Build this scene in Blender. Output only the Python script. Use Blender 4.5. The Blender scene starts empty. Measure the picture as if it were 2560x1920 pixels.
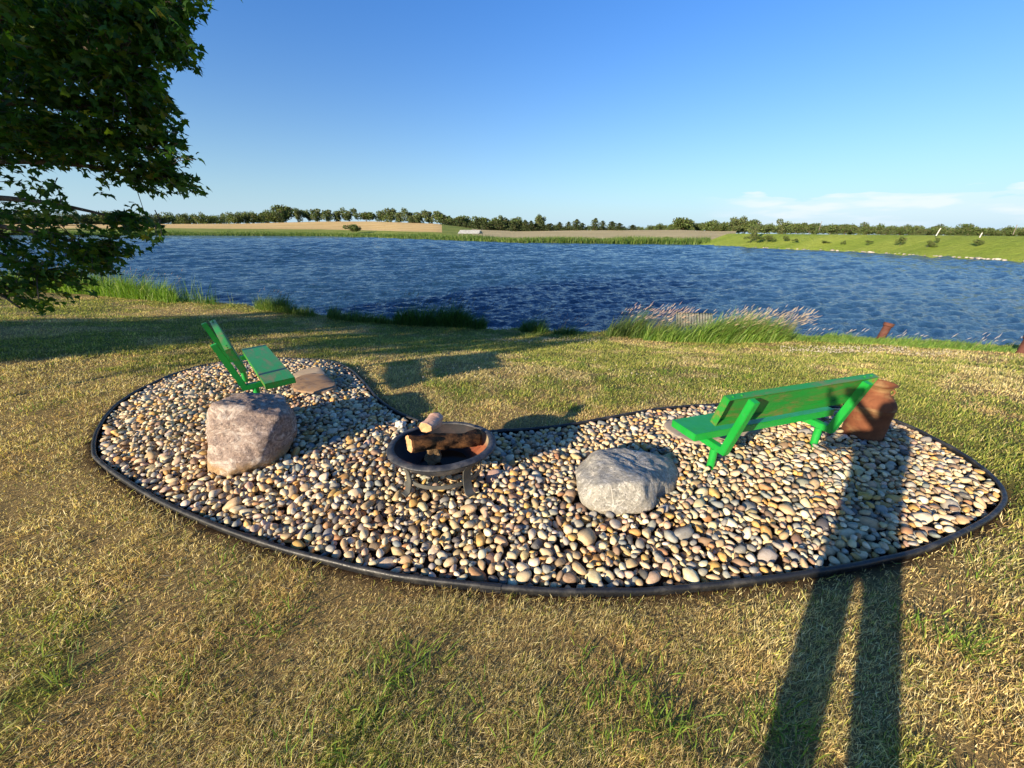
import bpy, bmesh, math, random
import numpy as np
from mathutils import Vector, Matrix, noise
rng=np.random.default_rng(7); random.seed(7)
sc=bpy.context.scene; col=sc.collection
R=math.radians; PI=math.pi

# ---------------------------------------------------------------- camera, world, sun, exposure
F=955.; CAMH=1.6; PITCH=math.atan((960-578)/F); ROLL=math.atan(.00625)
cd=bpy.data.cameras.new('camera'); cam=bpy.data.objects.new('camera',cd); col.objects.link(cam); sc.camera=cam
cd.sensor_width=36; cd.lens=F/2560*36; cd.clip_start=.05; cd.clip_end=9000
cam.matrix_world=Matrix.Translation((0,0,CAMH))@Matrix.Rotation(PI/2-PITCH,4,'X')@Matrix.Rotation(ROLL,4,'Z')
SUN_EL=16.5; SUN_AZ=44.0            # the sun stands behind-left; its light travels towards this azimuth
w=bpy.data.worlds.new('World'); sc.world=w; w.use_nodes=True
nt=w.node_tree; nt.nodes.clear(); N=nt.nodes.new; L=nt.links.new
sky=N('ShaderNodeTexSky'); sky.sky_type='NISHITA'; sky.sun_disc=False
sky.sun_elevation=R(SUN_EL); sky.sun_rotation=R(180+SUN_AZ); sky.air_density=1.15; sky.dust_density=.5; sky.ozone_density=3.0; sky.altitude=300
hs=N('ShaderNodeHueSaturation'); hs.inputs['Saturation'].default_value=1.0; hs.inputs['Value'].default_value=1.0
bg=N('ShaderNodeBackground'); bg.inputs[1].default_value=.11
wo=N('ShaderNodeOutputWorld')
# thin cloud bank low in the sky to the right (a direction in the world, not in the picture)
tc=N('ShaderNodeTexCoord'); sep=N('ShaderNodeSeparateXYZ'); L(tc.outputs['Generated'],sep.inputs[0])
def wm(op,a,b=None,c=None,clamp=False):
    n=N('ShaderNodeMath'); n.operation=op; n.use_clamp=clamp
    for i,v in enumerate((a,b,c)):
        if v is None: continue
        if isinstance(v,(int,float)): n.inputs[i].default_value=v
        else: L(v,n.inputs[i])
    return n.outputs[0]
az=wm('ARCTAN2',sep.outputs[0],sep.outputs[1]); el=wm('ARCSINE',sep.outputs[2])
cmb=N('ShaderNodeCombineXYZ'); L(wm('MULTIPLY',az,7.),cmb.inputs[0]); L(wm('MULTIPLY',el,38.),cmb.inputs[1])
n1=N('ShaderNodeTexNoise'); n1.inputs['Scale'].default_value=1.3; n1.inputs['Detail'].default_value=6; L(cmb.outputs[0],n1.inputs['Vector'])
def ramp01(v,a,b): 
    n=N('ShaderNodeMapRange'); n.interpolation_type='SMOOTHSTEP'; L(v,n.inputs[0]); n.inputs[1].default_value=a; n.inputs[2].default_value=b; return n.outputs[0]
topv=wm('ADD',.074,wm('MULTIPLY',wm('SUBTRACT',n1.outputs[0],.5),.10))
below=ramp01(wm('SUBTRACT',topv,el),0.,.006)
azm=ramp01(az,.40,.56)
amt=wm('MULTIPLY',wm('MULTIPLY',below,azm),ramp01(el,-.01,.045))
amt=wm('MULTIPLY',amt,wm('ADD',.28,wm('MULTIPLY',ramp01(n1.outputs[0],.45,.62),.42)),clamp=True)
mx=N('ShaderNodeMix'); mx.data_type='RGBA'; L(amt,mx.inputs[0]); L(hs.outputs[0],mx.inputs[6]); mx.inputs[7].default_value=(4.1,4.3,4.7,1)
hz=N('ShaderNodeMix'); hz.data_type='RGBA'; L(wm('MULTIPLY',wm('POWER',wm('SUBTRACT',1.,wm('ABSOLUTE',sep.outputs[2]),clamp=True),9.),.88),hz.inputs[0]); hz.inputs[7].default_value=(2.35,3.3,4.2,1)
tint=N('ShaderNodeMix'); tint.data_type='RGBA'; L(ramp01(sep.outputs[2],.02,.52),tint.inputs[0]); tint.inputs[6].default_value=(.47,.60,.73,1); tint.inputs[7].default_value=(.30,.59,.98,1)
tm=N('ShaderNodeMix'); tm.data_type='RGBA'; tm.blend_type='MULTIPLY'; tm.inputs[0].default_value=1.; L(sky.outputs[0],tm.inputs[6]); L(tint.outputs[2],tm.inputs[7]); L(tm.outputs[2],hz.inputs[6])
L(hz.outputs[2],hs.inputs['Color']); L(mx.outputs[2],bg.inputs[0]); L(bg.outputs[0],wo.inputs[0])
sd=bpy.data.lights.new('sun','SUN'); sd.energy=5.0; sd.angle=R(.53); sd.color=(1,.84,.61)
sun=bpy.data.objects.new('sun',sd); col.objects.link(sun); sun.location=(-20,-20,12)
SD=Vector((math.sin(R(SUN_AZ))*math.cos(R(SUN_EL)),math.cos(R(SUN_AZ))*math.cos(R(SUN_EL)),-math.sin(R(SUN_EL))))
sun.rotation_euler=SD.to_track_quat('-Z','Y').to_euler()
vs=sc.view_settings; vs.view_transform='Standard'; vs.look='None'; vs.gamma=1; vs.exposure=1.1; vs.use_curve_mapping=False
sc.cycles.use_denoising=True; sc.cycles.max_bounces=6; sc.cycles.transparent_max_bounces=8

# ---------------------------------------------------------------- helpers
def ray(px,py):
    x=(px-1280)/F; y=-(py-960)/F; c,s=math.cos(ROLL),math.sin(ROLL); x2=x*c-y*s; y2=x*s+y*c
    cp,sp=math.cos(PITCH),math.sin(PITCH); return (x2,cp+y2*sp,-sp+y2*cp)
def at(px,py,z=0.):
    d=ray(px,py); t=(z-CAMH)/d[2]; return (d[0]*t,d[1]*t,z)
def atY(px,py,Y):
    d=ray(px,py); t=Y/d[1]; return (d[0]*t,Y,CAMH+d[2]*t)
def atr(px,py,r):
    d=ray(px,py); t=r/math.hypot(d[0],d[1]); return (d[0]*t,d[1]*t,CAMH+d[2]*t)
def projn(P):
    P=np.asarray(P,float); x=P[...,0]; y0=P[...,1]; z0=P[...,2]-CAMH
    cp,sp=math.cos(PITCH),math.sin(PITCH); z=y0*cp-z0*sp; z=np.where(z<.01,.01,z); y=(y0*sp+z0*cp)/z; x=x/z
    c,s=math.cos(ROLL),math.sin(ROLL); return 1280+F*(x*c+y*s),960-F*(-x*s+y*c)
def tag(o,label=None,cat=None,group=None,kind=None):
    if label: o['label']=label
    if cat: o['category']=cat
    if group: o['group']=group
    if kind: o['kind']=kind
    return o
def empty(name,loc,rz=0,label=None,cat=None,group=None,kind=None):
    o=bpy.data.objects.new(name,None); col.objects.link(o); o.location=loc; o.rotation_euler=(0,0,rz); o.empty_display_size=.1
    return tag(o,label,cat,group,kind)
def npmesh(name,V,faces,mat=None,parent=None,cols=None,smooth=False,link=True):
    """V (n,3); faces: list of int arrays (m,k)"""
    me=bpy.data.meshes.new(name); V=np.ascontiguousarray(V,dtype=np.float32); me.vertices.add(len(V)); me.vertices.foreach_set('co',V.ravel())
    faces=[np.asarray(f,dtype=np.int32) for f in faces if len(f)]
    tot=sum(f.size for f in faces); nf=sum(len(f) for f in faces)
    me.loops.add(tot); me.polygons.add(nf)
    me.loops.foreach_set('vertex_index',np.concatenate([f.ravel() for f in faces]))
    ls=[];k=0
    for f in faces: ls.append(k+np.arange(len(f))*f.shape[1]); k+=f.size
    me.polygons.foreach_set('loop_start',np.concatenate(ls).astype(np.int32))
    me.polygons.foreach_set('use_smooth',np.full(nf,smooth,dtype=bool))
    me.update(calc_edges=True)
    if cols is not None:
        a=me.attributes.new('col','FLOAT_COLOR','POINT'); c=np.ones((len(V),4),dtype=np.float32); c[:,:3]=cols; a.data.foreach_set('color',c.ravel())
    if mat: me.materials.append(mat)
    if not link: return me
    o=bpy.data.objects.new(name,me); col.objects.link(o)
    if parent: o.parent=parent
    return o
def obj_from(name,me,parent=None,loc=None):
    o=bpy.data.objects.new(name,me); col.objects.link(o)
    if parent: o.parent=parent
    if loc is not None: o.location=loc
    return o
def bmobj(name,bm,mat,parent=None,smooth=False,bevel=0,sharp=None):
    if bevel: bmesh.ops.bevel(bm,geom=bm.edges[:],offset=bevel,segments=2,affect='EDGES',clamp_overlap=True)
    me=bpy.data.meshes.new(name); bm.to_mesh(me); bm.free()
    if mat: me.materials.append(mat)
    if smooth:
        for p in me.polygons: p.use_smooth=True
        if sharp: me.set_sharp_from_angle(angle=R(sharp))
    return obj_from(name,me,parent)
def box(bm,c,s,M=None):
    r=bmesh.ops.create_cube(bm,size=1); M=M or Matrix.Identity(4)
    for v in r['verts']: v.co=M@Vector((c[0]+v.co.x*s[0],c[1]+v.co.y*s[1],c[2]+v.co.z*s[2]))
    return r['verts']
def tube(bm,pts,rad,seg=12,cap=True,sx=1.):
    """swept tube through pts; rad number or list"""
    pts=[Vector(p) for p in pts]; n=len(pts); rings=[]; up=Vector((0,0,1)); prev=None
    for i,p in enumerate(pts):
        t=(pts[min(i+1,n-1)]-pts[max(i-1,0)]).normalized()
        a=up.cross(t) if prev is None else prev-t*prev.dot(t)
        if a.length<1e-4: a=Vector((1,0,0)).cross(t)
        a.normalize(); prev=a; b=t.cross(a); r=rad[i] if hasattr(rad,'__len__') else rad
        rings.append([bm.verts.new(p+a*math.cos(k*2*PI/seg)*r*sx+b*math.sin(k*2*PI/seg)*r) for k in range(seg)])
    for i in range(n-1):
        for k in range(seg): bm.faces.new((rings[i][k],rings[i][(k+1)%seg],rings[i+1][(k+1)%seg],rings[i+1][k]))
    if cap: bm.faces.new(rings[0][::-1]); bm.faces.new(rings[-1])
    return rings
def lathe(bm,prof,seg=48,c=(0,0),closed=False):
    rings=[]
    for r,z in prof: rings.append([bm.verts.new((c[0]+r*math.cos(k*2*PI/seg),c[1]+r*math.sin(k*2*PI/seg),z)) for k in range(seg)])
    m=len(rings)
    for i in range(m if closed else m-1):
        A=rings[i];B=rings[(i+1)%m]
        for k in range(seg): bm.faces.new((A[k],A[(k+1)%seg],B[(k+1)%seg],B[k]))
    return rings
# value noise in numpy
_perm=np.random.default_rng(3).random((256,256))
def vnoise(x,y,s=1.,o=0):
    x=np.asarray(x)*s+o*17.3+1000; y=np.asarray(y)*s+o*9.7+1000; xi=np.floor(x).astype(int); yi=np.floor(y).astype(int); fx=x-xi; fy=y-yi
    fx=fx*fx*(3-2*fx); fy=fy*fy*(3-2*fy); g=lambda a,b:_perm[a%256,b%256]
    return (g(xi,yi)*(1-fx)+g(xi+1,yi)*fx)*(1-fy)+(g(xi,yi+1)*(1-fx)+g(xi+1,yi+1)*fx)*fy
def fbm(x,y,s,o=0): return .5*vnoise(x,y,s,o)+.3*vnoise(x,y,s*2.1,o+1)+.2*vnoise(x,y,s*4.3,o+2)
def smooth(t): t=np.clip(t,0,1); return t*t*(3-2*t)
def catmull(P,n=8,closed=True):
    P=np.asarray(P,float); out=[]; m=len(P)
    for i in range(m if closed else m-1):
        g=(lambda k:P[k%m]) if closed else (lambda k:P[min(max(k,0),m-1)])
        p0,p1,p2,p3=g(i-1),g(i),g(i+1),g(i+2)
        for j in range(n):
            t=j/n; out.append(.5*((2*p1)+(-p0+p2)*t+(2*p0-5*p1+4*p2-p3)*t*t+(-p0+3*p1-3*p2+p3)*t**3))
    if not closed: out.append(P[-1])
    return np.array(out)
def inpoly(x,y,P):
    x=np.asarray(x);y=np.asarray(y);c=np.zeros(np.broadcast(x,y).shape,bool);n=len(P)
    for i in range(n):
        x1,y1=P[i][0],P[i][1];x2,y2=P[i-1][0],P[i-1][1]
        if y1==y2: continue
        c^=((y1>y)!=(y2>y))&(x<(x2-x1)*(y-y1)/(y2-y1)+x1)
    return c

# ---------------------------------------------------------------- materials
class MB:
    def __init__(s,name):
        s.m=bpy.data.materials.new(name); s.m.use_nodes=True; s.t=s.m.node_tree; s.b=s.t.nodes['Principled BSDF']; s.out=s.t.nodes['Material Output']
    def n(s,k,**kw):
        n=s.t.nodes.new('ShaderNode'+k)
        for a,v in kw.items(): setattr(n,a,v)
        return n
    def l(s,a,b): s.t.links.new(a,b)
    def coord(s,kind='Object'): return s.n('TexCoord').outputs[kind]
    def noise(s,vec,scale,detail=4,rough=.55,dist=0):
        n=s.n('TexNoise'); n.inputs['Scale'].default_value=scale; n.inputs['Detail'].default_value=detail; n.inputs['Roughness'].default_value=rough; n.inputs['Distortion'].default_value=dist
        s.l(vec,n.inputs['Vector']); return n.outputs[0]
    def map(s,v,a,b,c=0.,d=1.,sm=True):
        n=s.n('MapRange'); n.interpolation_type='SMOOTHSTEP' if sm else 'LINEAR'; s.l(v,n.inputs[0])
        for i,q in enumerate((a,b,c,d)): n.inputs[i+1].default_value=q
        return n.outputs[0]
    def mix(s,f,a,b,blend='MIX'):
        n=s.n('Mix'); n.data_type='RGBA'; n.blend_type=blend
        for i,v in ((0,f),(6,a),(7,b)):
            if isinstance(v,(int,float)): n.inputs[i].default_value=v
            elif isinstance(v,(tuple,list)): n.inputs[i].default_value=(*v[:3],1)
            else: s.l(v,n.inputs[i])
        return n.outputs[2]
    def math(s,op,a,b=0.,clamp=False):
        n=s.n('Math'); n.operation=op; n.use_clamp=clamp
        for i,v in enumerate((a,b)):
            if isinstance(v,(int,float)): n.inputs[i].default_value=v
            else: s.l(v,n.inputs[i])
        return n.outputs[0]
    def scale(s,vec,sc_):
        n=s.n('Mapping'); n.inputs['Scale'].default_value=sc_; s.l(vec,n.inputs[0]); return n.outputs[0]
    def base(s,c,rough=.6,spec=.5,metal=0.):
        for k,v in (('Base Color',c),('Roughness',rough),('Specular IOR Level',spec),('Metallic',metal)):
            if isinstance(v,(tuple,list)): s.b.inputs[k].default_value=(*v[:3],1)
            elif isinstance(v,(int,float)): s.b.inputs[k].default_value=v
            else: s.l(v,s.b.inputs[k])
    def bump(s,h,strength=.3,dist=.01):
        n=s.n('Bump'); n.inputs['Strength'].default_value=strength; n.inputs['Distance'].default_value=dist; s.l(h,n.inputs['Height']); s.l(n.outputs[0],s.b.inputs['Normal']); return n
def attr_leaf_mat(name,trans=.35,rough=.6,spec=.25,jit=.0,tint=(1.15,1.25,.55)):
    m=MB(name); a=m.n('Attribute'); a.attribute_name='col'; c=a.outputs[0]
    m.base(c,rough,spec)
    tr=m.n('BsdfTranslucent'); m.l(m.mix(1.,c,tint,'MULTIPLY'),tr.inputs[0]); ms=m.n('MixShader'); ms.inputs[0].default_value=trans
    m.l(m.b.outputs[0],ms.inputs[1]); m.l(tr.outputs[0],ms.inputs[2]); m.l(ms.outputs[0],m.out.inputs[0]); return m.m
M_blade=attr_leaf_mat('grass_blades',.38,.6,.2,tint=(1.1,1.08,.65))
M_leaf=attr_leaf_mat('maple_leaves',.48,.5,.2,tint=(1.1,1.35,.35))
M_far=attr_leaf_mat('far_foliage',.25,.7,.15)
M_reed=attr_leaf_mat('reed_blades',.35,.5,.35,tint=(1.1,1.25,.5))
M_plume=attr_leaf_mat('seed_plumes',.35,.8,.1,tint=(1.05,1,.9))
def m_simple(name,c,rough=.6,spec=.4,metal=0.,var=.25,scale=8,bump=.15,bd=.005):
    m=MB(name); v=m.coord(); n=m.noise(v,scale,6); d=tuple(x*(1-var) for x in c); e=tuple(min(1,x*(1+var)) for x in c)
    m.base(m.mix(m.map(n,.3,.7),d,e),rough,spec,metal)
    if bump: m.bump(m.noise(v,scale*6,5),bump,bd)
    return m.m
def mk_lawn():
    m=MB('lawn_turf'); v=m.coord(); a=m.n('Attribute'); a.attribute_name='col'
    f=m.noise(m.scale(v,(1,1,1)),38,5,.7); g=m.noise(v,240,4,.7)
    c=m.mix(m.map(f,.3,.72),m.mix(1.,a.outputs[0],(.55,.55,.55),'MULTIPLY'),a.outputs[0])
    c=m.mix(m.map(g,.35,.75),m.mix(1.,c,(.6,.58,.5),'MULTIPLY'),m.mix(1.,c,(1.35,1.3,1.2),'MULTIPLY'))
    m.base(c,.95,.1); m.bump(m.math('ADD',f,m.math('MULTIPLY',g,.5)),.9,.03); return m.m
M_lawn=mk_lawn()
def mk_green(name='green_paint'):
    m=MB(name); v=m.coord(); n=m.noise(v,3.,6,.6); n2=m.noise(m.scale(v,(1,1,1)),11,7,.7,.5)
    c=m.mix(m.map(n,.3,.7),(.008,.25,.030),(.012,.30,.042))
    dirt=m.map(n2,.60,.74,0,.55); c=m.mix(dirt,c,(.13,.11,.035))
    n4=m.noise(v,42,3,.6); c=m.mix(m.map(n4,.705,.725),c,(.10,.05,.025)); n5=m.noise(m.scale(v,(1,6,6)),4,6,.7); c=m.mix(m.map(n5,.5,.75,0,.30),c,(.05,.30,.12))
    m.base(c,m.map(n2,.35,.75,.30,.60),.5); m.bump(m.math('ADD',m.noise(v,60,4),m.math('MULTIPLY',m.noise(v,9,3),1.5)),.10,.003); return m.m
M_green=mk_green()
def mk_greenrust():
    m=MB('stained_green_paint'); v=m.coord(); n=m.noise(m.scale(v,(1.2,5,5)),2.6,8,.7,.4); n2=m.noise(v,30,6,.7)
    c=m.mix(m.map(n,.35,.62),(.008,.24,.030),(.04,.19,.03)); c=m.mix(m.map(n,.50,.66,0,.75),c,(.19,.15,.045)); c=m.mix(m.math('MULTIPLY',m.map(n2,.58,.7),m.map(n,.46,.6)),c,(.16,.06,.02))
    m.base(c,.38,.5); m.bump(n2,.08,.002); return m.m
M_greenrust=mk_greenrust()
def mk_rust(name,c1,c2,c3,sc_=6):
    m=MB(name); v=m.coord(); n=m.noise(v,sc_,8,.65); n2=m.noise(v,sc_*7,8,.7); n3=m.noise(m.scale(v,(1,1,2.5)),sc_*.6,5)
    c=m.mix(m.map(n,.3,.7),c1,c2); c=m.mix(m.map(n3,.50,.62,0,.85),c,c3); c=m.mix(m.map(n2,.5,.75,0,.45),c,tuple(x*.4 for x in c1))
    m.base(c,.85,.25); m.bump(m.math('ADD',n2,n),.25,.004); return m.m
M_canrust=mk_rust('rusted_can',(.11,.037,.017),(.20,.072,.031),(.23,.135,.06),5)
M_pipe=mk_rust('rusted_pipe',(.075,.028,.02),(.13,.05,.035),(.11,.06,.045),6)
def mk_pitmetal():
    m=MB('worn_black_enamel'); v=m.coord(); n=m.noise(m.scale(v,(1,1,1)),9,7,.7); n2=m.noise(v,60,6)
    c=m.mix(m.map(n,.42,.68),(.022,.026,.036),(.10,.095,.095)); m.base(c,m.map(n2,.3,.7,.45,.7),.4,.1); m.bump(n2,.2,.002); return m.m
M_pit=mk_pitmetal()
def mk_pitin():
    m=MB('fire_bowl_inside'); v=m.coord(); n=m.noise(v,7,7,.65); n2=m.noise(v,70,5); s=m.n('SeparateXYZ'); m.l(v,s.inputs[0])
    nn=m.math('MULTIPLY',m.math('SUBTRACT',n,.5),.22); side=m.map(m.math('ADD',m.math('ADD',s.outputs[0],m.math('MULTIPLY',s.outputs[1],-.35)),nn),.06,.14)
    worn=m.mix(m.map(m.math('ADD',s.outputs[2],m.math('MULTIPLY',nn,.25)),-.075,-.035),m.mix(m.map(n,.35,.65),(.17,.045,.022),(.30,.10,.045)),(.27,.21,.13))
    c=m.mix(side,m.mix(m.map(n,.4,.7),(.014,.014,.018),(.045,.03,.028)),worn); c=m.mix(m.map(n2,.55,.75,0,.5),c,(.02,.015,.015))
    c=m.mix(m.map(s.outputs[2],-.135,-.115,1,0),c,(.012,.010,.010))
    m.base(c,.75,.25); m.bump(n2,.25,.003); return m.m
M_pitin=mk_pitin()
def mk_frame():
    m=MB('grey_metal_band'); v=m.coord(); n=m.noise(v,12,6); sp=m.noise(v,150,2)
    c=m.mix(m.map(n,.3,.7),(.060,.062,.058),(.105,.105,.095)); c=m.mix(m.map(sp,.74,.78),c,(.5,.5,.48)); m.base(c,.5,.4,.2); m.bump(n,.1,.002); return m.m
M_pitframe=mk_frame()
def mk_bark(name,c1,c2,sc_=14,moss=None,stretch=(1,1,.25)):
    m=MB(name); v=m.coord(); vv=m.scale(v,stretch); n=m.noise(vv,sc_,8,.7,.3); n2=m.noise(v,sc_*5,6,.7)
    c=m.mix(m.map(n,.35,.68),c1,c2); c=m.mix(m.map(n2,.58,.68,0,.75),c,tuple(min(1,x*2.6) for x in c2))
    m.base(c,.95,.15); m.bump(m.math('ADD',n,m.math('MULTIPLY',n2,.6)),.8,.012); return m.m
M_log=mk_bark('log_bark',(.030,.015,.009),(.15,.070,.028),26,stretch=(.5,1,1))
M_bark=mk_bark('maple_bark',(.06,.045,.035),(.16,.13,.10),9)
def mk_wood(name,c1,c2):
    m=MB(name); v=m.coord(); n=m.noise(m.scale(v,(1,7,7)),5,6,.6,.6); n2=m.noise(v,40,5)
    m.base(m.mix(m.map(n,.3,.7),c1,c2),.85,.2); m.bump(m.math('ADD',n,n2),.4,.004); return m.m
M_cut=mk_wood('cut_wood',(.42,.22,.10),(.62,.36,.18))
M_cut2=mk_wood('split_wood',(.40,.22,.15),(.62,.40,.30))
def mk_edge():
    m=MB('black_plastic_edging'); v=m.coord(); n=m.noise(v,9,7,.7); n2=m.noise(v,80,5)
    c=m.mix(m.map(n,.45,.72),(.012,.013,.016),(.06,.057,.052)); m.base(c,m.map(n2,.3,.7,.38,.62),.45); m.bump(n2,.25,.002); return m.m
M_edge=mk_edge()
def mk_stone():
    m=MB('river_stone'); a=m.n('Attribute'); a.attribute_name='col'; c=a.outputs[0]
    v=m.coord(); n=m.noise(v,45,6,.65); n2=m.noise(v,260,4,.7); n3=m.noise(m.scale(v,(1,1,3)),22,4,.6,1.2)
    c=m.mix(m.map(n,.35,.68,0,.5),c,m.mix(1.,c,(.66,.60,.52),'MULTIPLY')); c=m.mix(m.map(n2,.56,.72,0,.45),c,m.mix(1.,c,(.5,.47,.42),'MULTIPLY'))
    c=m.mix(m.map(n3,.60,.68,0,.35),c,(.62,.58,.50))
    m.base(c,.62,.35); m.bump(m.math('ADD',n,m.math('MULTIPLY',n2,.5)),.35,.004); return m.m
M_stone=mk_stone()
def mk_bould(name,kind):
    m=MB(name); v=m.coord(); n=m.noise(v,7,8,.7,.5); n2=m.noise(v,45,7,.75); n3=m.noise(m.scale(v,(1,1,2.6)),4.5,9,.75,1.0); s=m.n('SeparateXYZ'); m.l(v,s.inputs[0]); vo=m.noise(v,110,4,.7)
    if kind=='pink':
        c=m.mix(m.map(n,.3,.7),(.21,.15,.12),(.31,.235,.19)); c=m.mix(m.map(n2,.50,.60,0,.85),c,(.10,.078,.07)); c=m.mix(m.map(n2,.36,.46,.75,0),c,(.50,.41,.35))
        low=m.map(m.math('ADD',s.outputs[2],m.math('MULTIPLY',n,.10)),.13,.21,1,0); c=m.mix(low,c,m.mix(m.map(n2,.35,.6),(.22,.13,.065),(.36,.24,.12)))
        c=m.mix(m.math('MULTIPLY',m.map(n3,.50,.60,0,.85),m.map(n2,.38,.58)),c,(.54,.47,.40)); c=m.mix(m.map(vo,.66,.74,0,.7),c,(.62,.58,.52))
    else:
        c=m.mix(m.map(n,.3,.7),(.23,.215,.185),(.36,.34,.295))
        w=m.noise(m.scale(v,(1,1.5,1)),28,8,.8,1.4); c=m.mix(m.map(w,.52,.58,0,.8),c,(.60,.57,.51)); c=m.mix(m.map(n2,.52,.62,0,.6),c,(.09,.088,.082))
        ve=m.n('TexNoise'); ve.inputs['Scale'].default_value=2.6; ve.inputs['Detail'].default_value=3; ve.inputs['Distortion'].default_value=1.2; m.l(v,ve.inputs['Vector'])
        k=m.math('ABSOLUTE',m.math('SUBTRACT',ve.outputs[0],.5)); c=m.mix(m.map(k,.002,.008,.6,0),c,(.66,.60,.52))
        low=m.map(m.math('ADD',s.outputs[2],m.math('MULTIPLY',n,.10)),.09,.17,.55,0); c=m.mix(low,c,(.30,.25,.17))
    m.base(c,.85,.25); m.bump(m.math('ADD',m.math('MULTIPLY',n,.8),m.math('ADD',m.math('MULTIPLY',n2,.5),m.math('MULTIPLY',vo,.25))),.9,.018); return m.m
M_pink=mk_bould('pink_granite','pink'); M_grey=mk_bould('grey_gneiss','grey')
def mk_slab(name,c1,c2,c3):
    m=MB(name); v=m.coord(); n=m.noise(m.scale(v,(1,2.2,1)),5,7,.65,1.); n2=m.noise(v,60,5)
    c=m.mix(m.map(n,.3,.55),c1,c2); c=m.mix(m.map(n,.55,.68),c,c3); m.base(c,.85,.2); m.bump(m.math('ADD',n,m.math('MULTIPLY',n2,.4)),.35,.006); return m.m
M_slab1=mk_slab('tan_flagstone',(.36,.25,.16),(.46,.35,.23),(.40,.33,.25)); M_slab2=mk_slab('brown_flagstone',(.13,.09,.075),(.30,.19,.11),(.24,.19,.16)); M_slab3=mk_slab('grey_flagstone',(.26,.21,.16),(.34,.28,.21),(.22,.2,.18))
def mk_water():
    m=MB('lake_water'); v=m.coord(); vv=m.scale(v,(1.,1.9,1.))
    r=m.n('VectorRotate'); r.rotation_type='Z_AXIS'; r.inputs['Angle'].default_value=.25; m.l(v,r.inputs[0]); vv=m.scale(r.outputs[0],(1.,2.1,1.))
    a=m.noise(vv,1.3,4,.6,.4); b=m.noise(vv,5.0,5,.65,.5); c=m.noise(vv,.33,3,.6,.3); gust=m.noise(m.scale(v,(1,1.6,1)),.045,4,.6)
    h=m.math('ADD',m.math('MULTIPLY',a,.55),m.math('ADD',m.math('MULTIPLY',b,.26),m.math('MULTIPLY',c,.5)))
    m.base((.016,.050,.098),.06,.5); m.b.inputs['IOR'].default_value=1.333
    bp=m.bump(h,1.,.30); m.l(m.map(gust,.35,.65,.75,1.),bp.inputs['Strength']); return m.m
M_water=mk_water()
def mk_field(name,c1,c2,stripe=(0,0,0),sc_=.05,fine=1.2,rot=0):
    m=MB(name); v=m.coord(); n=m.noise(m.scale(v,(1,3,1)),sc_,6,.65); f=m.noise(v,fine,6,.7)
    c=m.mix(m.map(n,.3,.7),c1,c2); c=m.mix(m.map(f,.35,.7,0,.45),c,m.mix(1.,c,(.6,.6,.55),'MULTIPLY'))
    if stripe[0]:
        vr=m.n('VectorRotate'); vr.rotation_type='Z_AXIS'; vr.inputs['Angle'].default_value=rot; m.l(v,vr.inputs[0]); st=m.noise(m.scale(vr.outputs[0],(.02,1,1)),stripe[0],3); c=m.mix(m.map(st,.35,.65,0,stripe[1]),c,m.mix(1.,c,(.72,.66,.55),'MULTIPLY'))
    m.base(c,.95,.1); m.bump(f,.8,.4); return m.m
M_wheat=mk_field('wheat_stubble',(.62,.43,.17),(.72,.53,.25),(.35,.6,0),.02,.7,.1)
M_bare=mk_field('tilled_soil',(.42,.36,.19),(.54,.45,.25),(.25,.5,0),.02,.6,-.2)
M_meadow=mk_field('meadow_grass',(.18,.25,.034),(.28,.33,.058),(0,0,0),.06,1.6)
M_farg=mk_field('far_grass',(.14,.20,.03),(.26,.28,.07),(0,0,0),.05,1.)
M_hill=mk_field('far_land',(.06,.09,.03),(.12,.15,.05),(0,0,0),.004,.05)
M_soil=m_simple('bed_soil',(.035,.028,.022),.95,.1,0,.4,20,.5,.01)

# ---------------------------------------------------------------- terrain
ZL=-1.1
near_px=[(0,722),(120,728),(260,736),(420,748),(560,764),(680,778),(760,790),(860,800),(960,812),(1080,824),(1220,830),(1330,838),(1500,842),(1620,845),(1800,850),(1960,853),(2120,858),(2320,866),(2560,876)]
NS=np.array([at(x,y,ZL)[:2] for x,y in near_px]); NS=NS[np.argsort(NS[:,0])]
NSx=np.concatenate([[-400,-60],NS[:,0],[NS[-1,0]+8,60,400]]); NSy=np.concatenate([[120,34],NS[:,1],[NS[-1,1]-1.5,-6,-120]])
def yshore(x): return np.interp(x,NSx,NSy)+.12*np.sin(np.asarray(x)*3.1)+.07*np.sin(np.asarray(x)*7.7+1)
def shored(x,y):
    s=(yshore(np.asarray(x)+.3)-yshore(np.asarray(x)-.3))/.6
    return (yshore(x)-y)/np.sqrt(1+np.clip(s,-3,3)**2)
_sx=np.linspace(-60,60,1201); _k=np.exp(-.5*(np.arange(-60,61)*.1/2.0)**2); _k/=_k.sum(); _sy=np.convolve(np.pad(np.interp(_sx,NSx,NSy),60,mode='edge'),_k,'valid')
def zlawn(x,y):
    x=np.asarray(x,float);y=np.asarray(y,float); d=shored(x,y); ysm=np.where(np.abs(x)<58,np.interp(x,_sx,_sy),np.interp(x,NSx,NSy)); sl=np.clip(np.interp(x+1,_sx,_sy)-np.interp(x-1,_sx,_sy),-3,3)/2
    ds=(ysm-y)/np.sqrt(1+sl**2); span=np.clip(.70*ysm,4.5,11)
    z=-.90*(1-smooth((ds-.25)/span)); z=-.9+(z+.9)*smooth((d-.25)/1.3); z=np.where(d<.25,-.90-(.25-d)*1.1,z); z=np.maximum(z,-2.6)
    bump=.10*(fbm(x,y,.30,5)-.5)*smooth((y-2.5)/2)
    return z+bump
def zg(x,y): return float(zlawn(np.array([x]),np.array([y]))[0])
_ts=np.concatenate([np.arange(.3,6,.01),np.geomspace(6,90,900)])
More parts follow.
